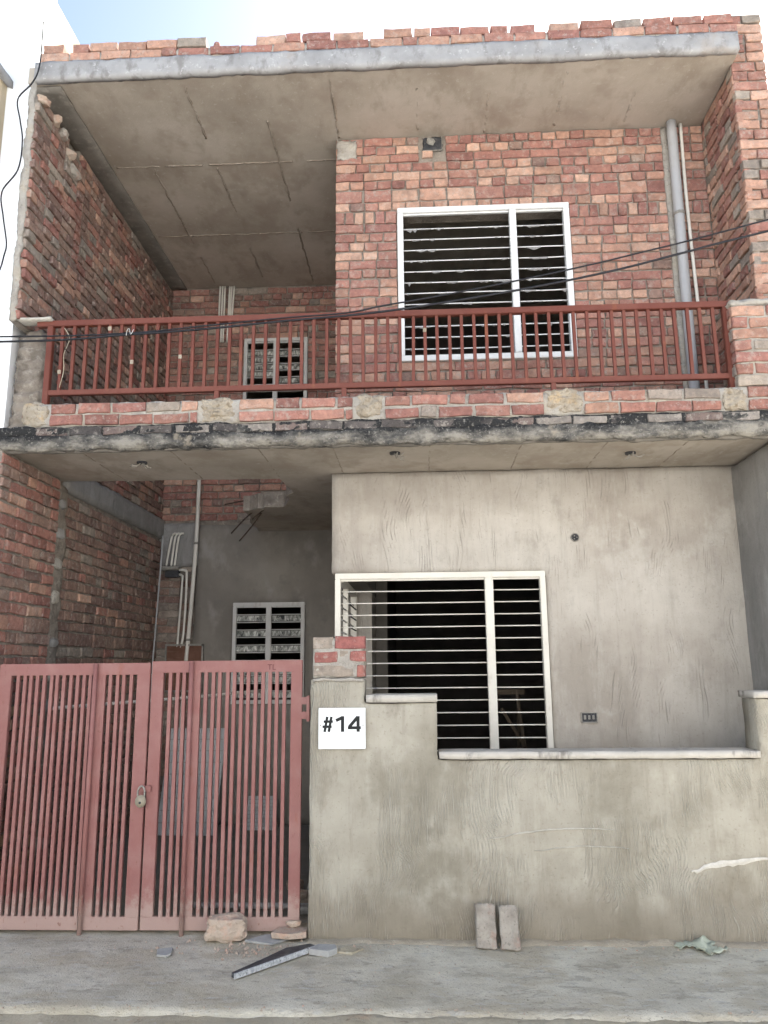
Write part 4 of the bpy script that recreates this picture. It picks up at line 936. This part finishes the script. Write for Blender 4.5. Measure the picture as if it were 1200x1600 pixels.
tag(tube('cable_tie', [(-1.98, -.12, 3.84), (-1.97, -.13, 3.875), (-1.96, -.12, 3.89), (-1.945, -.13, 3.845), (-1.93, -.12, 3.885)], .0022, 'white_old', None, 4, 6), 'white tie knotted round the black cables near the left balusters', 'tie')
tag(tube('drop_wire', [(-2.82, -.02, 6.5), (-2.815, -.02, 6.264), (-2.824, -.02, 6.067), (-2.87, -.02, 5.95), (-2.963, -.02, 5.823), (-2.93, -.02, 5.64), (-2.898, -.02, 5.466), (-2.911, -.02, 5.226), (-3.016, -.02, 5.046), (-2.985, -.02, 4.83), (-2.945, -.02, 4.631), (-2.955, -.02, 4.529), (-2.985, -.02, 4.40), (-3.1, -.02, 4.2)], .006, 'cable', None, 6, 6), 'thin dark wire hanging in loops down the white neighbour wall', 'wire')
tag(tube('loose_wire', [(-2.51, .07, 4.0), (-2.47, .075, 3.92), (-2.50, .07, 3.8), (-2.495, .075, 3.68), (-2.515, .07, 3.55)], .0028, 'kerb', None, 5, 5), 'thin pale wire tangled in the leftmost balusters', 'wire')

# ================================================================== INSIDE THE CARPORT
def leaning(name, label, cat, x0, x1, y, h, lean, mat, th=.03):
    e = empty(name, ((x0+x1)/2, y, .01), label, cat)
    bm = bmesh.new(); bm_box(bm, x0-(x0+x1)/2, x1-(x0+x1)/2, 0, th, 0, h)
    mw = Matrix.Translation(((x0+x1)/2, y, .012)) @ Matrix.Rotation(-lean, 4, 'X')
    link('sheet', from_bm('sheet', bm), mat, e, mw)
    for k in range(1, 9):
        bm = bmesh.new(); bm_box(bm, x0-(x0+x1)/2+.01, x1-(x0+x1)/2-.01, -.006, -.001, h*k/9-.004, h*k/9+.004)
        link('rib', from_bm('rib', bm), 'stone', e, mw)
    return e
leaning('leaning_board', 'large pale grey ribbed board leaning inside behind the gate', 'board', -2.60, -2.02, 2.85, 1.03, .32, 'sheet')
leaning('leaning_tile', 'small grey slab leaning on the back wall behind the gate', 'slab', -1.78, -1.50, 3.1, .33, .4, 'sheet')
tag(tube('floor_pipe', [(-1.62, .55, .04), (-1.1, .54, .04), (-.5, .52, .04)], .019, 'pvc', None, 0, 10), 'pale pipe lying on the carport floor behind the gate', 'pipe')
tag(tube('bamboo_rod', [(-2.80, .9, 1.31), (-2.5, 1.6, 1.32), (-2.02, 2.5, 1.34), (-1.7, 3.38, 1.36)], .014, 'pvc_white', None, 4, 8), 'pale rod spanning the carport behind the top of the gate', 'rod')
for k, (x, y, s) in enumerate(((-.80, .50, .11), (-.86, .72, .16), (-.75, .9, .2), (-.95, 1.05, .14))):
    tag(lump('rubble_lump', (s, s*.8, s*.6), 'rubble' if k % 2 else 'stone', (x, y, .0), (0, 0, k), 80+k), ('smallest grey rubble lump', 'pale rubble lump', 'largest grey rubble lump', 'rearmost pale rubble lump')[k]+' on the carport floor beside the pier', 'rubble', 'carport rubble')
# trestle inside the ground-floor room
TR = empty('wooden_trestle', (.72, 1.7, .06), 'faint wooden trestle standing inside the barred ground floor window', 'trestle')
box('top', .58, .86, 1.66, 1.78, 1.36, 1.40, 'wood', TR, .004)
for a, b in (((.62, 1.68, 1.36), (.52, 1.60, .06)), ((.64, 1.76, 1.36), (.60, 1.95, .06)), ((.80, 1.68, 1.36), (.92, 1.60, .06)), ((.82, 1.76, 1.36), (.80, 1.95, .06)), ((.66, 1.64, 1.25), (.98, 1.62, .70)), ((.56, 1.63, .85), (.88, 1.63, .85))): tube('leg' if b[2] < .5 else 'brace', [a, b], .016, 'wood', TR, 0, 6)

# ================================================================== ON THE PAVEMENT
def ground_brick(name, label, w, h, th, loc, rx, ry_, rz, mat, seed):
    r3 = random.Random(seed); bm = bmesh.new(); bm_box(bm, -w/2, w/2, -th/2, th/2, 0, h)
    bmesh.ops.bevel(bm, geom=bm.edges[:], offset=.006, segments=1, affect='EDGES')
    bmesh.ops.subdivide_edges(bm, edges=bm.edges[:], cuts=4, use_grid_fill=True)
    for v in bm.verts: v.co += noise.noise_vector(v.co*14+Vector((seed, 0, 0)))*.007+noise.noise_vector(v.co*40)*.006+noise.noise_vector(v.co*95)*.004
    mw = Matrix.Translation(loc) @ Matrix.Rotation(rz, 4, 'Z') @ Matrix.Rotation(rx, 4, 'X') @ Matrix.Rotation(ry_, 4, 'Y')
    return tag(link(name, from_bm(name, bm, False), mat, None, mw), label, 'brick', 'bricks leaning on the front wall')
ground_brick('brick', 'pale dusty brick stood on end against the wall, the straighter left one of two', .112, .225, .075, (.352, -.105, .0), -.22, .0, .03, 'dustbrick', 5)
ground_brick('brick', 'tilted dusty pinkish brick stood on end against the wall, the rounder right one', .105, .225, .078, (.490, -.125, .0), -.26, -.07, -.10, 'dustbrick', 9)
tag(lump('rubble_block', (.27, .17, .16), 'rubble', (-1.195, .0, -.004), (0, .03, .12), 14, .22, 4, .72), 'big pale broken brick lump resting in front of the gate', 'rubble')
def chip(name, label, cat, pts, z0, th, mat, seed, group=None):
    r3 = random.Random(seed); return tag(poly_prism(name, pts, z0, z0+th, mat, None, .004, r3, .002), label, cat, group)
chip('stone_flake', 'flat grey stone flake lying between the rubble lump and the pier', 'stone', [(-1.07, -.06), (-.90, -.10), (-.80, .02), (-.84, .05), (-.96, .06)], .004, .014, 'stone', 1, 'stone flakes')
chip('stone_flake', 'thick pale stone flake tucked against the foot of the pier', 'stone', [(-.92, -.03), (-.80, -.065), (-.71, -.03), (-.71, .07), (-.80, .09), (-.90, .06)], .022, .035, 'rubble', 2, 'stone flakes')
chip('stone_flake', 'small grey stone chip beside the tip of the black granite strip', 'stone', [(-.66, -.24), (-.55, -.27), (-.50, -.22), (-.52, -.16), (-.62, -.16)], .004, .028, 'stone', 3, 'stone flakes')
chip('tile_piece', 'thin brown edged tile piece right of the black granite strip', 'tile', [(-.52, -.20), (-.42, -.235), (-.36, -.16), (-.46, -.13)], .004, .010, 'kerb', 4)
chip('cement_chip', 'squarish grey cement chip lying alone in front of the gate', 'cement chip', [(-1.545, -.20), (-1.46, -.19), (-1.44, -.27), (-1.46, -.30), (-1.52, -.29)], .004, .016, 'stone', 5)
lp = tag(lump('brick_shard', (.10, .05, .04), 'rubble', (-.80, .06, .058), (0, .1, .2), 33, .3, 2, .5), 'small brick shard on the stone flake at the gate corner', 'brick')
# black granite strip
GS = empty('granite_strip', (-.82, -.38, .004), 'long tapered black granite strip with pale cut edge lying on the pavement', 'stone')
def gp(mat, pts, z0, z1, name): poly_prism(name, pts, z0, z1, mat, GS, 0, None, .0015)
A0, A1 = Vector((-1.00, -.61)), Vector((-.63, -.185)); d = (A1-A0).normalized(); n_ = Vector((-d.y, d.x))
def q(s, o): p = A0+d*s+n_*o; return (p.x, p.y)
L_ = (A1-A0).length
gp('granite', [q(0, .006), q(L_, .006), q(L_-.005, .05), q(L_-.14, .098), q(.24, .062), q(.16, .05), q(.0, .026)], .012, .036, 'slab')
gp('granite_cut', [q(0, -.004), q(L_, -.004), q(L_, .006), q(0, .006)], .008, .035, 'cut_edge')
# plastic rag
V, F = [], []; nx, ny = 22, 12
for j in range(ny+1):
    for i in range(nx+1):
        u, v = i/nx, j/ny
        x = 1.44+.27*u+.03*noise.noise(Vector((v*5, 1, 2))); y = -.19+.17*v+.05*math.sin(u*7)*(1-v)
        z = .006+.03*abs(noise.noise(Vector((u*4.2, v*2.6, 4))))+.022*abs(noise.noise(Vector((u*11, v*8, 6))))+.045*math.exp(-((u-.55)/.12)**2-((v-.8)/.2)**2)
        x += .02*noise.noise(Vector((u*4, v*6, 9))); y += .03*noise.noise(Vector((u*7, v*3, 12)))
        V.append((x-1.575, y+.10, z))
for j in range(ny):
    for i in range(nx):
        u, v = (i+.5)/nx, (j+.5)/ny
        if (u < .3 and v < .35) or (u > .82 and v > .45) or (u > .6 and v < .25): continue
        a = j*(nx+1)+i; F.append((a, a+1, a+nx+2, a+nx+1))
rg = link('plastic_rag', mesh('plastic_rag', V, F, True), 'rag', None, Matrix.Translation((1.575, -.10, 0))); tag(rg, 'crumpled pale green plastic scrap on the pavement by the wall', 'litter')
md = rg.modifiers.new('thickness', 'SOLIDIFY'); md.thickness = .003
# crumbs of mortar and grit
V, F = [], []; rc = random.Random(77)
def crumb(x, y, s):
    b = len(V)
    for k in range(5): a = k*1.256+rc.random(); V.append((x+math.cos(a)*s*rc.uniform(.6, 1), y+math.sin(a)*s*rc.uniform(.6, 1), .002))
    V.append((x, y, .004+s*rc.uniform(.5, 1)))
    for k in range(5): F.append((b+k, b+(k+1) % 5, b+5))
for k in range(260): crumb(rc.uniform(-2.8, 2.4), rc.triangular(-.95, .0, -.1), rc.uniform(.002, .006))
for k in range(150): crumb(rc.gauss(-1.0, .22), rc.gauss(-.16, .08), rc.choice((rc.uniform(.002, .008), rc.uniform(.006, .018))))
for k in range(90): crumb(rc.uniform(-.7, 2.4), rc.uniform(-.14, -.03), rc.uniform(.003, .011))
for k in range(60): crumb(rc.uniform(-2.8, 2.4), rc.uniform(-.97, -.9), rc.uniform(.004, .010))
o = link('grit', mesh('grit', V, F), 'rubble'); o['kind'] = 'stuff'; o['label'] = 'pale grit and mortar crumbs scattered over the pavement'
